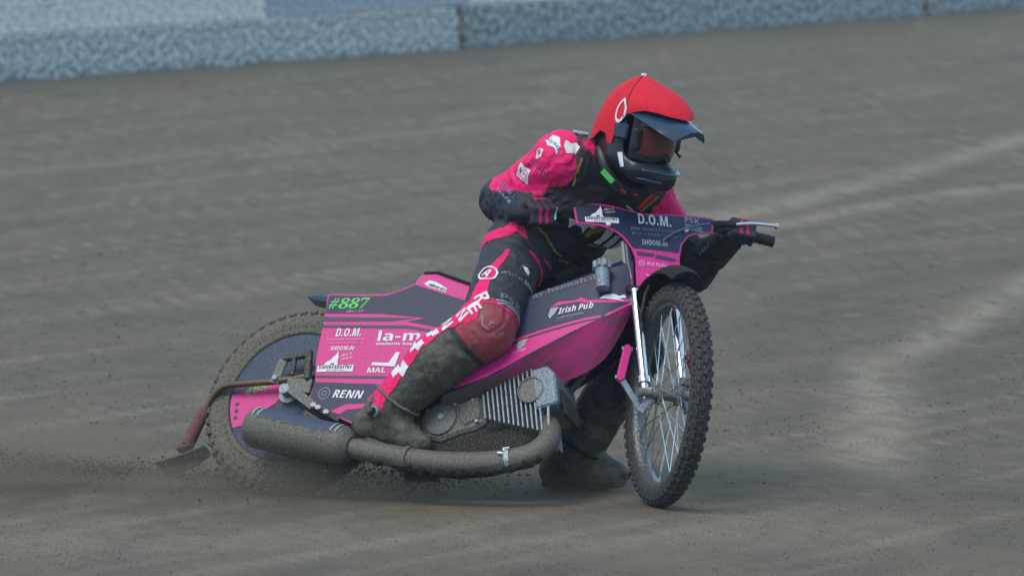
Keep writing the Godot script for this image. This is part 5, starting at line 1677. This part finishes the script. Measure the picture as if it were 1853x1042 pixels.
func boots(man: Node) -> void:
	var f := Flesh.new(Vector3(-0.62, 0.06, -0.12), Vector3(-0.20, 0.46, 0.22), 0.006, 0.008)
	var heel := Vector3(-0.478, 0.245, 0.01)
	var ball := Vector3(-0.345, 0.205, 0.055)
	var toe := Vector3(-0.300, 0.185, 0.075)
	f.bone(KNEE_R.lerp(ANK_R, 0.68), ANK_R, 0.070, 0.066)
	f.bone(ANK_R, heel, 0.060, 0.045)
	f.bone(ANK_R, ball, 0.058, 0.042)
	f.bone(heel, ball, 0.042, 0.040)
	f.bone(ball, toe, 0.042, 0.034)
	f.close(rough_small)
	var b := put(man, "boot", f.mesh(mud_paint, BASE), mats.suit)
	tag(b, "muddy right boot resting on the foot peg")
	var buckle := Geo.new()
	var bo := f.snap(Vector3(-0.455, 0.295, 0.09))
	buckle.lathe([Vector2(0.010, -0.004), Vector2(0.019, -0.004), Vector2(0.019, 0.006), Vector2(0.012, 0.008), Vector2(0.010, -0.004)], along(f.grad(bo), bo - BASE), 20)
	put(b, "buckle", buckle.mesh(), mats.plate_alloy)
	# the trouser hem bunched over the boot
	var loops := [[KNEE_R.lerp(ANK_R, 0.88), (ANK_R - KNEE_R + Vector3(0.1, -0.05, 0)).normalized(), 0.0081]]
	for q in loops:
		var e1: Vector3 = (q[1] as Vector3).cross(Vector3.UP).normalized()
		var e2: Vector3 = (q[1] as Vector3).cross(e1)
		var lp := []
		for i in 29:
			var a := TAU * i / 28.0
			var dirv: Vector3 = e1 * cos(a) + e2 * sin(a)
			var p: Vector3 = q[0] + dirv * 0.13
			for k in 60:
				var dd := minf(f.d(p), body.d(p) if q[2] > 0.008 else 1.0)
				if dd < 0.001: break
				p -= dirv * maxf(dd * 0.6, 0.0012)
			lp.append(p - BASE + q[1] * 0.004 * nz.get_noise_1d(i * 0.7))
		var lg := Geo.new()
		lg.tube(lp, q[2], 8, 0.7)
		put(b, "strap" if q[2] < 0.008 else "trouser_hem", lg.mesh(60.0), mats.boot_leather)
	var sole := Geo.new()
	var sd := Vector3(0, -1, 0.0)
	var ax := (toe - heel).normalized()
	sd = (sd - ax * sd.dot(ax)).normalized()
	var sx := ax.cross(sd).normalized()
	var outl := PackedVector2Array()
	for i in 24:
		var a := TAU * i / 24.0
		outl.append(Vector2((heel - toe).length() * 0.5 + cos(a) * 0.132, sin(a) * (0.046 if cos(a) > -0.2 else 0.040)))
	sole.ext(outl, Transform3D(Basis(ax, sx, ax.cross(sx)), heel - BASE + sd * 0.040), -0.009, 0.009, 0.003)
	put(b, "sole", sole.mesh(), mats.boot_leather)
	var g := Flesh.new(Vector3(0.03, -0.03, -0.42), Vector3(0.46, 0.30, 0.0), 0.006, 0.009)
	g.bone(KNEE_L.lerp(ANK_L, 0.68), ANK_L + Vector3(0, 0.01, 0), 0.086, 0.080)
	g.bone(ANK_L, Vector3(0.140, 0.060, -0.262), 0.072, 0.058)
	g.bone(ANK_L, Vector3(0.270, 0.062, -0.195), 0.070, 0.056)
	g.bone(Vector3(0.140, 0.055, -0.262), Vector3(0.275, 0.054, -0.19), 0.054, 0.052)
	g.bone(Vector3(0.275, 0.056, -0.19), Vector3(0.330, 0.050, -0.160), 0.052, 0.044)
	g.close(rough_small)
	var c := put(man, "boot", g.mesh(mud_paint, BASE), mats.suit)
	tag(c, "muddy left boot with a steel shoe sliding on the shale")
	var sh := Geo.new()
	var rows := []
	for i in 15:
		var t := i / 14.0
		var p := Vector3(0.105, 0.004, -0.28).lerp(Vector3(0.372, 0.014, -0.138), t)
		p.y += 0.030 * pow(maxf(0.0, t - 0.72) / 0.28, 2.0)
		var hw := 0.056 * (0.75 + 0.25 * sin(t * PI)) * (1.0 if t < 0.85 else 1.0 - (t - 0.85) * 2.6)
		var sxx := Vector3(-0.47, 0, 0.88)
		var row := PackedVector3Array()
		for k in 7:
			var q := -1.0 + k / 3.0
			row.append(p + sxx * q * hw + Vector3(0, 0.020 * q * q * q * q, 0) - BASE)
		for k in 7:
			var q := 1.0 - k / 3.0
			row.append(p + sxx * q * hw + Vector3(0, -0.005 + 0.020 * q * q * q * q, 0) - BASE)
		rows.append(row)
	sh.loft(rows)
	put(c, "steel_shoe", sh.mesh(50.0), mats.black_steel)
	var strap := Geo.new()
	var ring3 := []
	for i in 25:
		var a := TAU * i / 24.0
		var dirv := (ANK_L - KNEE_L).normalized()
		var e1 := dirv.cross(Vector3.UP).normalized()
		var e2 := dirv.cross(e1)
		ring3.append(ANK_L - dirv * 0.055 + (e1 * cos(a) + e2 * sin(a)) * 0.094 - BASE)
	strap.tube(ring3, 0.006, 8)
	put(c, "strap", strap.mesh(), mats.black_fabric)

func hand(man: Node, right: bool) -> void:
	var s := 1.0 if right else -1.0
	var c := steer(-0.091, 0.694, 0.345 * s)
	var a := (steer(-0.095, 0.682, 0.45 * s) - steer(-0.085, 0.702, 0.26 * s)).normalized()     # outward along the grip
	var wr := WRI_R if right else WRI_L
	var w := (wr - c)
	w = (w - a * w.dot(a)).normalized()
	var t := a.cross(w).normalized()
	if t.y < 0: t = -t
	var f := Flesh.new(c - Vector3.ONE * 0.105, c + Vector3.ONE * 0.105, 0.0034, 0.0042)
	var fold := 0.010
	for i in 4:
		var x := (-0.034 + i * 0.0225)
		var len: float = [0.94, 1.02, 1.0, 0.86][i]
		var k := c + a * x + w * 0.016 + t * 0.036
		var p1 := c + a * x - w * 0.029 * len + t * 0.026
		var p2 := c + a * x - w * 0.030 - t * 0.018 * len
		var p3 := c + a * x - w * 0.004 - t * 0.031
		f.bone(wr + a * x * 0.5 + t * 0.008, k, 0.020, 0.0135, 1)
		f.bone(k, p1, 0.0125, 0.0112, 10 + i)
		f.bone(p1, p2, 0.0108, 0.0100, 10 + i)
		f.bone(p2, p3, 0.0098, 0.0088, 10 + i)
	var th := c - a * 0.050
	f.bone(wr - a * 0.012, th + w * 0.036 + t * 0.004, 0.021, 0.0145, 2)
	f.bone(th + w * 0.036 + t * 0.004, th + w * 0.014 - t * 0.026, 0.0135, 0.0118, 2)
	f.bone(th + w * 0.014 - t * 0.026, th - w * 0.020 - t * 0.028, 0.0115, 0.0100, 2)
	f.bone(wr, wr + (wr - c).normalized() * 0.02, 0.040, 0.042, 3)
	f.close(func(p: Vector3, _i: int) -> float: return nz2.get_noise_3dv(p * 70.0) * 0.0008)
	var paint := func(p: Vector3, who: int, _n: Vector3) -> Color:
		var v := (p - c).dot(t)
		if who >= 10 and v > -0.022 and v < 0.030 and (p - c).dot(w) < 0.0:
			return lin(SUITPINK) * 0.7 if who in [11, 12] and absf(fposmod((p - c).dot(a) + 0.0225, 0.0225) - 0.0112) < 0.0052 else Color(0.03, 0.022, 0.045)
		if who == 1 and absf((p - c).dot(a)) < 0.022 and v > 0.036: return lin(SUITPINK) * 0.6
		return Color(0.020, 0.020, 0.032)
	var g := put(man, "glove", f.mesh(paint, BASE), mats.suit)
	tag(g, "dark glove with pink finger stripes gripping the %s end of the bar" % ("throttle" if right else "clutch"))
	if right:
		# white tag on the back of the cuff
		var at := f.snap(c - w * 0.03 + a * -0.036 + t * 0.01)
		var n := f.grad(at)
		var where := func(p: Vector2) -> Array:
			var y := (t - n * t.dot(n)).normalized()
			var q := f.snap(at + y.cross(n) * p.x + y * p.y, n)
			return [q + f.grad(q) * 0.0015 - BASE, f.grad(q)]
		print_on(g, "white_tag", fill(poly([-0.010, -0.020, 0.008, -0.014, 0.012, 0.018, -0.004, 0.022])), mats.print_white, where, 0.008)

func head(man: Node) -> void:
	var fw := Vector3(0.735, -0.17, 0.655).normalized()
	var upv := (Vector3.UP - fw * fw.y).normalized().rotated(fw, deg_to_rad(-5.0))
	var xf := Transform3D(Basis(upv.cross(fw), upv, fw), HEAD - BASE)      # x to the wearer's left, y up, z forward
	var hm := part(man, "helmet", xf)
	tag(hm, "black crash helmet under a bright red cloth cover")
	# shell with chin bar; the eye port is cut out afterwards
	var f := Flesh.new(Vector3(-0.17, -0.21, -0.19), Vector3(0.17, 0.19, 0.22), 0.0055, 0.010)
	f.bone(Vector3(0, 0.022, -0.020), Vector3(0, 0.005, 0.004), 0.108, 0.107)
	f.bone(Vector3(0, -0.045, -0.028), Vector3(0, -0.050, -0.005), 0.100, 0.098)
	f.bone(Vector3(0, -0.095, -0.026), Vector3(0, -0.10, -0.005), 0.092, 0.090)
	for s in [-1.0, 1.0]:
		f.bone(Vector3(0.084 * s, -0.095, 0.0), Vector3(0.072 * s, -0.125, 0.080), 0.034, 0.033)
		f.bone(Vector3(0.072 * s, -0.125, 0.080), Vector3(0.0, -0.142, 0.136), 0.034, 0.040)
		f.bone(Vector3(0.096 * s, 0.0, 0.010), Vector3(0.090 * s, -0.095, 0.015), 0.020, 0.024)
	f.close(func(_p: Vector3, _i: int) -> float: return 0.0)
	for i in f.s.size():
		var p := f.lo + Vector3(i % f.nx, (i / f.nx) % f.ny, i / (f.nx * f.ny)) * f.h
		var q := Vector3(absf(p.x) - 0.100, absf(p.y + 0.022) - 0.078, 0.024 - p.z)
		var d := maxf(q.x, maxf(q.y, q.z))
		f.s[i] = maxf(f.s[i], -d)
		if p.y < -0.10 and Vector2(p.x, p.z + 0.02).length() < 0.085: f.s[i] = maxf(f.s[i], 0.085 - Vector2(p.x, p.z + 0.02).length())
	put(hm, "shell", f.mesh(func(_p, _w, _n): return Color(1, 1, 1)), mats.helmet_black)
	# chin vent mouldings and the white sticker
	for k in 2:
		var v := Geo.new()
		var pts := []
		for i in 13:
			var a := deg_to_rad(-62.0 + i * 124.0 / 12.0)
			pts.append(Vector3(sin(a) * 0.098, -0.116 - 0.030 * k - 0.010 * cos(a), 0.040 + cos(a) * (0.136 - 0.010 * k)))
		v.tube(pts, 0.008, 8, 0.7)
		put(hm, "chin_vent", v.mesh(60.0), mats.peak_gloss)
	var at := f.snap(Vector3(-0.118, -0.100, 0.045))
	var n := f.grad(at)
	var where := func(p: Vector2) -> Array:
		var y := (Vector3.UP - n * n.y).normalized()
		var q := f.snap(at + y.cross(n) * p.x + y * p.y, n)
		return [q + f.grad(q) * 0.0015, f.grad(q)]
	print_on(hm, "sticker", fill(poly([-0.014, 0.018, 0.000, 0.022, 0.020, -0.022, 0.006, -0.026])), mats.print_white, where, 0.008)
	# goggles: frame, lens, strap mounts, roll-off film cans
	var gog := func(r: float, y0: float, y1: float, a0: float, a1: float, dip: float) -> PackedVector3Array:
		return PackedVector3Array()
	var band := func(ra: float, y0: float, y1: float, a1: float, thick: float) -> Geo:
		var g := Geo.new()
		var rows := []
		for i in 21:
			var a := deg_to_rad(lerpf(-a1, a1, i / 20.0))
			var e := sin(a) * sin(a)
			var nose := 0.016 * exp(-pow(a / 0.22, 2.0))
			var lo2 := y0 + nose + 0.008 * e
			var hi2 := y1 - 0.006 * e
			var o := Vector3(sin(a) * ra, 0, 0.020 + cos(a) * ra)
			var i2 := Vector3(sin(a) * (ra - thick), 0, 0.020 + cos(a) * (ra - thick))
			rows.append(PackedVector3Array([o + Vector3(0, lo2, 0), o + Vector3(0, lerpf(lo2, hi2, 0.5), 0) + Vector3(sin(a), 0, cos(a)) * 0.004, o + Vector3(0, hi2, 0), i2 + Vector3(0, hi2, 0), i2 + Vector3(0, lo2, 0)]))
		g.loft(rows)
		return g
	put(hm, "goggle_frame", (band.call(0.108, -0.098, 0.050, 68.0, 0.035) as Geo).mesh(40.0), mats.black_plastic)
	put(hm, "goggle_lens", (band.call(0.1135, -0.080, 0.030, 54.0, 0.004) as Geo).mesh(40.0), mats.lens)
	for s in [-1.0, 1.0]:
		var can := Geo.new()
		can.lathe([Vector2(0.0, -0.034), Vector2(0.016, -0.034), Vector2(0.019, -0.028), Vector2(0.019, 0.028), Vector2(0.016, 0.034), Vector2(0.0, 0.034)], Transform3D(Basis(), Vector3(0.100 * s, -0.028, 0.083)), 18)
		put(hm, "film_can", can.mesh(30.0), mats.black_plastic)
		var mo := Geo.new()
		mo.rbox(Vector3(0.018, 0.050, 0.050), rot(Vector3(0, -16 * s, 0), Vector3(0.114 * s, -0.012, 0.028)), 0.006)
		put(hm, "strap_mount", mo.mesh(), mats.peak_gloss)
	var brow := Geo.new()
	var bp := []
	for i in 15:
		var a := deg_to_rad(lerpf(-58.0, 58.0, i / 14.0))
		bp.append(Vector3(sin(a) * 0.114, 0.040, 0.020 + cos(a) * 0.116))
	brow.tube(bp, 0.007, 8)
	put(hm, "goggle_brow", brow.mesh(60.0), mats.black_fabric)
	var film := Geo.new()
	var fp := []
	for i in 13:
		var a := deg_to_rad(lerpf(-52.0, 52.0, i / 12.0))
		fp.append(Vector3(sin(a) * 0.1185, 0.014, 0.020 + cos(a) * 0.1185))
	film.tube(fp, 0.0022, 6)
	put(hm, "film_guide", film.mesh(60.0), mats.black_plastic)
	var kn := Geo.new()
	kn.tube([Vector3(0.100, -0.060, 0.090), Vector3(0.106, -0.072, 0.104), Vector3(0.108, -0.076, 0.109)], [0.004, 0.004, 0.008], 8)
	put(hm, "film_knob", kn.mesh(), mats.black_plastic)
	# peak
	var pk := Geo.new()
	var prow := []
	for i in 11:
		var t := i / 10.0
		var z := lerpf(0.062, 0.252, t)
		var hw := 0.112 - 0.036 * t * t * t
		var yc := 0.096 - 0.045 * t - 0.018 * t * t
		var ringp := PackedVector3Array()
		for k in 11:
			var q := -1.0 + k / 5.0
			ringp.append(Vector3(q * hw, yc - 0.038 * q * q - 0.004 * absf(sin(q * 7.0)), z - 0.030 * q * q))
		for k in 11:
			var q := 1.0 - k / 5.0
			ringp.append(Vector3(q * hw, yc - 0.005 - 0.038 * q * q, z - 0.030 * q * q))
		prow.append(ringp)
	pk.loft(prow)
	put(hm, "peak", pk.mesh(40.0), mats.peak_gloss)
	# red cloth cover stretched from the crown over the peak and down to the temples and nape
	var rim := [[0.0, 0.206, 0.058], [18.0, 0.192, 0.063], [30.0, 0.166, 0.068], [42.0, 0.146, 0.068], [55.0, 0.132, 0.058], [66.0, 0.127, 0.042], [76.0, 0.126, 0.006], [84.0, 0.125, -0.058], [90.0, 0.125, -0.062], [97.0, 0.126, -0.030], [108.0, 0.129, -0.026], [125.0, 0.133, -0.056], [150.0, 0.139, -0.084], [180.0, 0.142, -0.090]]
	var cloth := func(a: float, u: float) -> Vector3:
		var deg := absf(rad_to_deg(wrapf(a, -PI, PI)))
		var k := 0
		while k < rim.size() - 2 and rim[k + 1][0] < deg: k += 1
		var m: float = clampf((deg - rim[k][0]) / (rim[k + 1][0] - rim[k][0]), 0, 1)
		var rr := lerpf(rim[k][1], rim[k + 1][1], m)
		var yy := lerpf(rim[k][2], rim[k + 1][2], m)
		var fr := clampf(1.0 - deg / 60.0, 0.0, 1.0)
		var ang := u * PI / 2
		var hx := lerpf(sin(ang), u, fr * 0.30) * rr
		var hy := lerpf(cos(ang), 1.0 - u, fr * 0.30)
		# a seam from the crown to each temple stands a little proud
		var seam := 0.004 * exp(-pow((deg - 70.0) / 4.0, 2.0)) * clampf(u * 3.0, 0.0, 1.0)
		var y := yy + (0.156 - yy) * hy + 0.012 * exp(-pow(u / 0.14, 2.0))
		var fold := 0.0022 * nz.get_noise_3dv(Vector3(a * 2.0, u * 6.0, 0)) + seam
		return Vector3(sin(a) * (hx + fold), y, cos(a) * (hx + fold) - 0.012 * (1.0 - fr))
	var cov := Geo.new()
	var crows := []
	var nA := 120
	for j in 15:
		var u := j / 14.0
		var row := PackedVector3Array()
		for i in nA:
			row.append(cloth.call(TAU * i / nA, u))
		crows.append(row)
	cov.loft(crows, true, false)
	for sgn in [-1.0, 1.0]:
		var sm := Geo.new()
		var sp := []
		for i in 22: sp.append(cloth.call(sgn * deg_to_rad(70.0), 0.04 + 0.95 * i / 21.0))
		sm.tube(sp, 0.0020, 6)
		put(hm, "cover_seam", sm.mesh(), mats.seam_red)
	var o := put(hm, "helmet_cover", cov.mesh(60.0), mats.red_cover)
	tag(o, "bright red cloth helmet cover")
	var ow := func(p: Vector2) -> Array:
		var a := deg_to_rad(-84.0) + p.x / 0.125
		var lo := 0.0
		var hi := 1.0
		for i in 16:
			var md := (lo + hi) / 2
			var cp: Vector3 = cloth.call(a, md)
			if cp.y > p.y: lo = md
			else: hi = md
		var q: Vector3 = cloth.call(a, lo)
		var t1: Vector3 = cloth.call(a + 0.03, lo) - q
		var t2: Vector3 = cloth.call(a, minf(lo + 0.03, 1.0)) - q
		var cn := t1.cross(t2).normalized()
		if cn.dot(Vector3(sin(a), 0.2, cos(a))) < 0: cn = -cn
		return [q + cn * 0.002, cn]
	print_on(hm, "ring_logo", ring(Vector2(0.012, 0.052), 0.030, 0.040, 32, 0.62), mats.print_white, ow, 0.012)
	var bead := Geo.new()
	bead.lathe([Vector2(0.0, 0.0), Vector2(0.010, 0.0), Vector2(0.009, 0.006), Vector2(0.0, 0.008)], Transform3D(Basis(), Vector3(0, 0.166, -0.012)), 12)
	put(hm, "crown_bead", bead.mesh(), mats.print_white)
	# neck brace
	var nb := part(man, "neck_brace", Transform3D(Basis(), Vector3.ZERO))
	var cen := CHE + spine * 0.045 + Vector3(0.028, 0.02, 0.028) - BASE
	var ex := rdir
	var ez := spine.cross(rdir).normalized()
	var collar := []
	for i in 33:
		var a := TAU * i / 32.0
		collar.append(cen + ex * cos(a) * 0.108 + ez * sin(a) * 0.112 + spine * (0.020 * cos(a * 2.0)))
	var cg := Geo.new()
	cg.tube(collar, 0.024, 12, 0.8)
	put(nb, "collar", cg.mesh(60.0), mats.black_plastic)
	var front := atan2(0.78, 0.62)
	var pa := cen + ex * cos(front) * 0.108 + ez * sin(front) * 0.112 + spine * (0.020 * cos(front * 2.0))
	var pn := (ex * cos(front) + ez * sin(front)).normalized()
	var pt := (-ex * sin(front) + ez * cos(front)).normalized()
	var gs := Geo.new()
	gs.rbox(Vector3(0.020, 0.052, 0.004), Transform3D(Basis(spine, pt, spine.cross(pt)).orthonormalized(), pa + pn * 0.022), 0.0015)
	put(nb, "green_sticker", gs.mesh(), mats.print_green)
	for k in 2:
		var rs := Geo.new()
		var aa := front + 0.55 + 0.35 * k
		var pq := cen + ex * cos(aa) * 0.108 + ez * sin(aa) * 0.112 + spine * (0.020 * cos(aa * 2.0))
		var qn := (ex * cos(aa) + ez * sin(aa)).normalized()
		var qt := (-ex * sin(aa) + ez * cos(aa)).normalized()
		rs.rbox(Vector3(0.010, 0.022, 0.004), Transform3D(Basis(spine, qt, spine.cross(qt)).orthonormalized(), pq + qn * 0.023), 0.0015)
		put(nb, "red_sticker", rs.mesh(), mats.print_red)
	# stiff back hump of the vest and a little hair at the nape
	var hump := Geo.new()
	hump.tube([SHO_R + Vector3(0.035, 0.055, -0.035) - BASE, SHO_R + Vector3(0.055, 0.085, -0.045) - BASE, SHO_R + Vector3(0.095, 0.080, -0.055) - BASE], [0.016, 0.020, 0.012], 10, 0.6)
	put(man, "shoulder_tab", hump.mesh(60.0), mats.print_grey)
	var hair := Geo.new()
	for i in 46:
		var b0: Vector3 = xf * Vector3(rng.randf_range(-0.09, 0.02), -0.085 + rng.randf_range(-0.02, 0.03), -0.115 + rng.randf_range(-0.01, 0.012))
		var d := Vector3(rng.randf_range(-0.045, 0.0), rng.randf_range(-0.055, -0.015), rng.randf_range(-0.03, 0.02))
		hair.tube([b0, b0 + d * 0.5 + Vector3(-0.008, 0.006, 0), b0 + d], [0.004, 0.0034, 0.001], 5)
	put(man, "hair", hair.mesh(60.0), mats.hair)

# ------------------------------------------------------------------ loose shale, the roost off the rear tyre, dust
func clod(sd: int) -> ArrayMesh:
	var g := Geo.new()
	var r := RandomNumberGenerator.new()
	r.seed = sd
	var rows := []
	for j in 4:
		var a := PI * (j + 0.5) / 4.0
		var row := PackedVector3Array()
		for i in 6:
			var b := TAU * (i + 0.5 * (j % 2)) / 6.0
			row.append(Vector3(sin(a) * cos(b), cos(a) * 0.8, sin(a) * sin(b)) * r.randf_range(0.72, 1.2))
		rows.append(row)
	g.loft(rows)
	return g.mesh(25.0)
func scatter(called: String, mesh: Mesh, m: Material, xfs: Array, cols: Array) -> MultiMeshInstance3D:
	var mm := MultiMesh.new()
	mm.transform_format = MultiMesh.TRANSFORM_3D
	mm.use_colors = true
	mm.mesh = mesh
	mm.instance_count = xfs.size()
	for i in xfs.size():
		mm.set_instance_transform(i, xfs[i])
		mm.set_instance_color(i, cols[i])
	var o := MultiMeshInstance3D.new()
	o.name = called
	o.multimesh = mm
	o.material_override = m
	add_child(o, true)
	return o
func spin() -> Basis:
	return Basis.from_euler(Vector3(rng.randf() * TAU, rng.randf() * TAU, rng.randf() * TAU))

func make_dirt() -> void:
	var m := mat("clod", Color(1, 1, 1), 0.95, 0.0, 0.3)
	m.vertex_color_use_as_albedo = true
	var xfs := []
	var cols := []
	for i in 110000:
		var z := 3.2 - 36.0 * pow(rng.randf(), 1.5)
		var half := (20.0 - z) * 0.0865
		var x := rng.randf_range(-half, half)
		if nz2.get_noise_2d(x * 1.7 + 11.0, z * 0.9) + rng.randf_range(-0.3, 0.3) < -0.05: continue
		var size := 0.0010 + 0.0010 * -log(1.0 - rng.randf() * 0.985)
		if rng.randf() < 0.006: size *= 2.2
		if z > -1.5: size *= 0.75
		xfs.append(Transform3D(spin().scaled(Vector3(1, 0.75, 1) * size), Vector3(x, ground_y(x, z) + size * 0.25, z)))
		var c := ground_colour(x, z)
		var k := rng.randf()
		cols.append(c * (rng.randf_range(0.55, 0.92) if k < 0.55 else rng.randf_range(0.85, 1.3)))
	var o := scatter("loose_shale", clod(5), m, xfs, cols)
	tag(o, "fine loose crumbs of shale strewn over the track surface", "shale", "", "stuff")
	# thrown back by the rear tyre, past the flap
	xfs = []
	cols = []
	for i in 30000:
		var s := pow(rng.randf(), 0.8)
		var spread := 0.016 + 0.075 * s
		var p := Vector3(-0.86, 0.035, -0.34) + Vector3(-0.93, 0, -0.36) * s * 2.6
		p.y += 0.10 * s - 0.02 * s * s + rng.randfn(0, spread * 0.55)
		p += Vector3(rng.randfn(0, 0.03), 0, rng.randfn(0, spread * 1.6))
		if p.y < 0.0: p.y = rng.randf() * 0.012
		var size := 0.0006 + 0.0009 * -log(1.0 - rng.randf() * 0.98)
		xfs.append(Transform3D(spin().scaled(Vector3.ONE * size), p))
		cols.append(MUD * rng.randf_range(0.55, 1.2))
	for i in 7000:      # bits flying round the tyre and under the bike
		var p := Vector3(rng.randfn(-0.62, 0.28), absf(rng.randfn(0.0, 0.085)), rng.randfn(-0.22, 0.14))
		var size := 0.001 + 0.0012 * -log(1.0 - rng.randf() * 0.98)
		xfs.append(Transform3D(spin().scaled(Vector3.ONE * size), p))
		cols.append(MUD * rng.randf_range(0.6, 1.3))
	o = scatter("flying_shale", clod(6), m, xfs, cols)
	tag(o, "spray of shale crumbs thrown back by the rear tyre", "shale", "", "stuff")
	# fine dust hanging low round the sliding wheel
	for q in [[Vector3(-1.25, 0.05, -0.46), Vector3(1.3, 0.16, 0.50), 1.3, 0.05], [Vector3(-1.55, 0.09, -0.58), Vector3(1.5, 0.24, 0.7), 0.6, 0.07], [Vector3(-1.9, 0.12, -0.72), Vector3(1.7, 0.34, 0.9), 0.35, 0.08], [Vector3(-2.4, 0.13, -0.9), Vector3(2.2, 0.26, 0.8), 0.55, 0.08], [Vector3(-0.75, 0.04, -0.20), Vector3(1.1, 0.34, 0.72), 0.8, 0.0], [Vector3(-0.60, 0.02, -0.15), Vector3(1.8, 0.24, 0.9), 0.5, 0.0], [Vector3(0.0, 0.0, -0.10), Vector3(2.2, 0.20, 1.0), 0.4, 0.0]]:
		var fv := FogVolume.new()
		fv.name = "dust_cloud"
		fv.shape = RenderingServer.FOG_VOLUME_SHAPE_ELLIPSOID
		fv.size = q[1]
		fv.position = q[0]
		fv.rotation = Vector3(0, 0.37, -q[3])
		var fm := FogMaterial.new()
		fm.density = q[2]
		fm.albedo = Color8(176, 168, 150) if q[3] == 0.0 else Color8(172, 160, 138)
		fv.material = fm
		add_child(fv, true)
		tag(fv, "thin dust hanging low round the sliding rear wheel", "dust", "dust clouds round the motorcycle", "stuff")
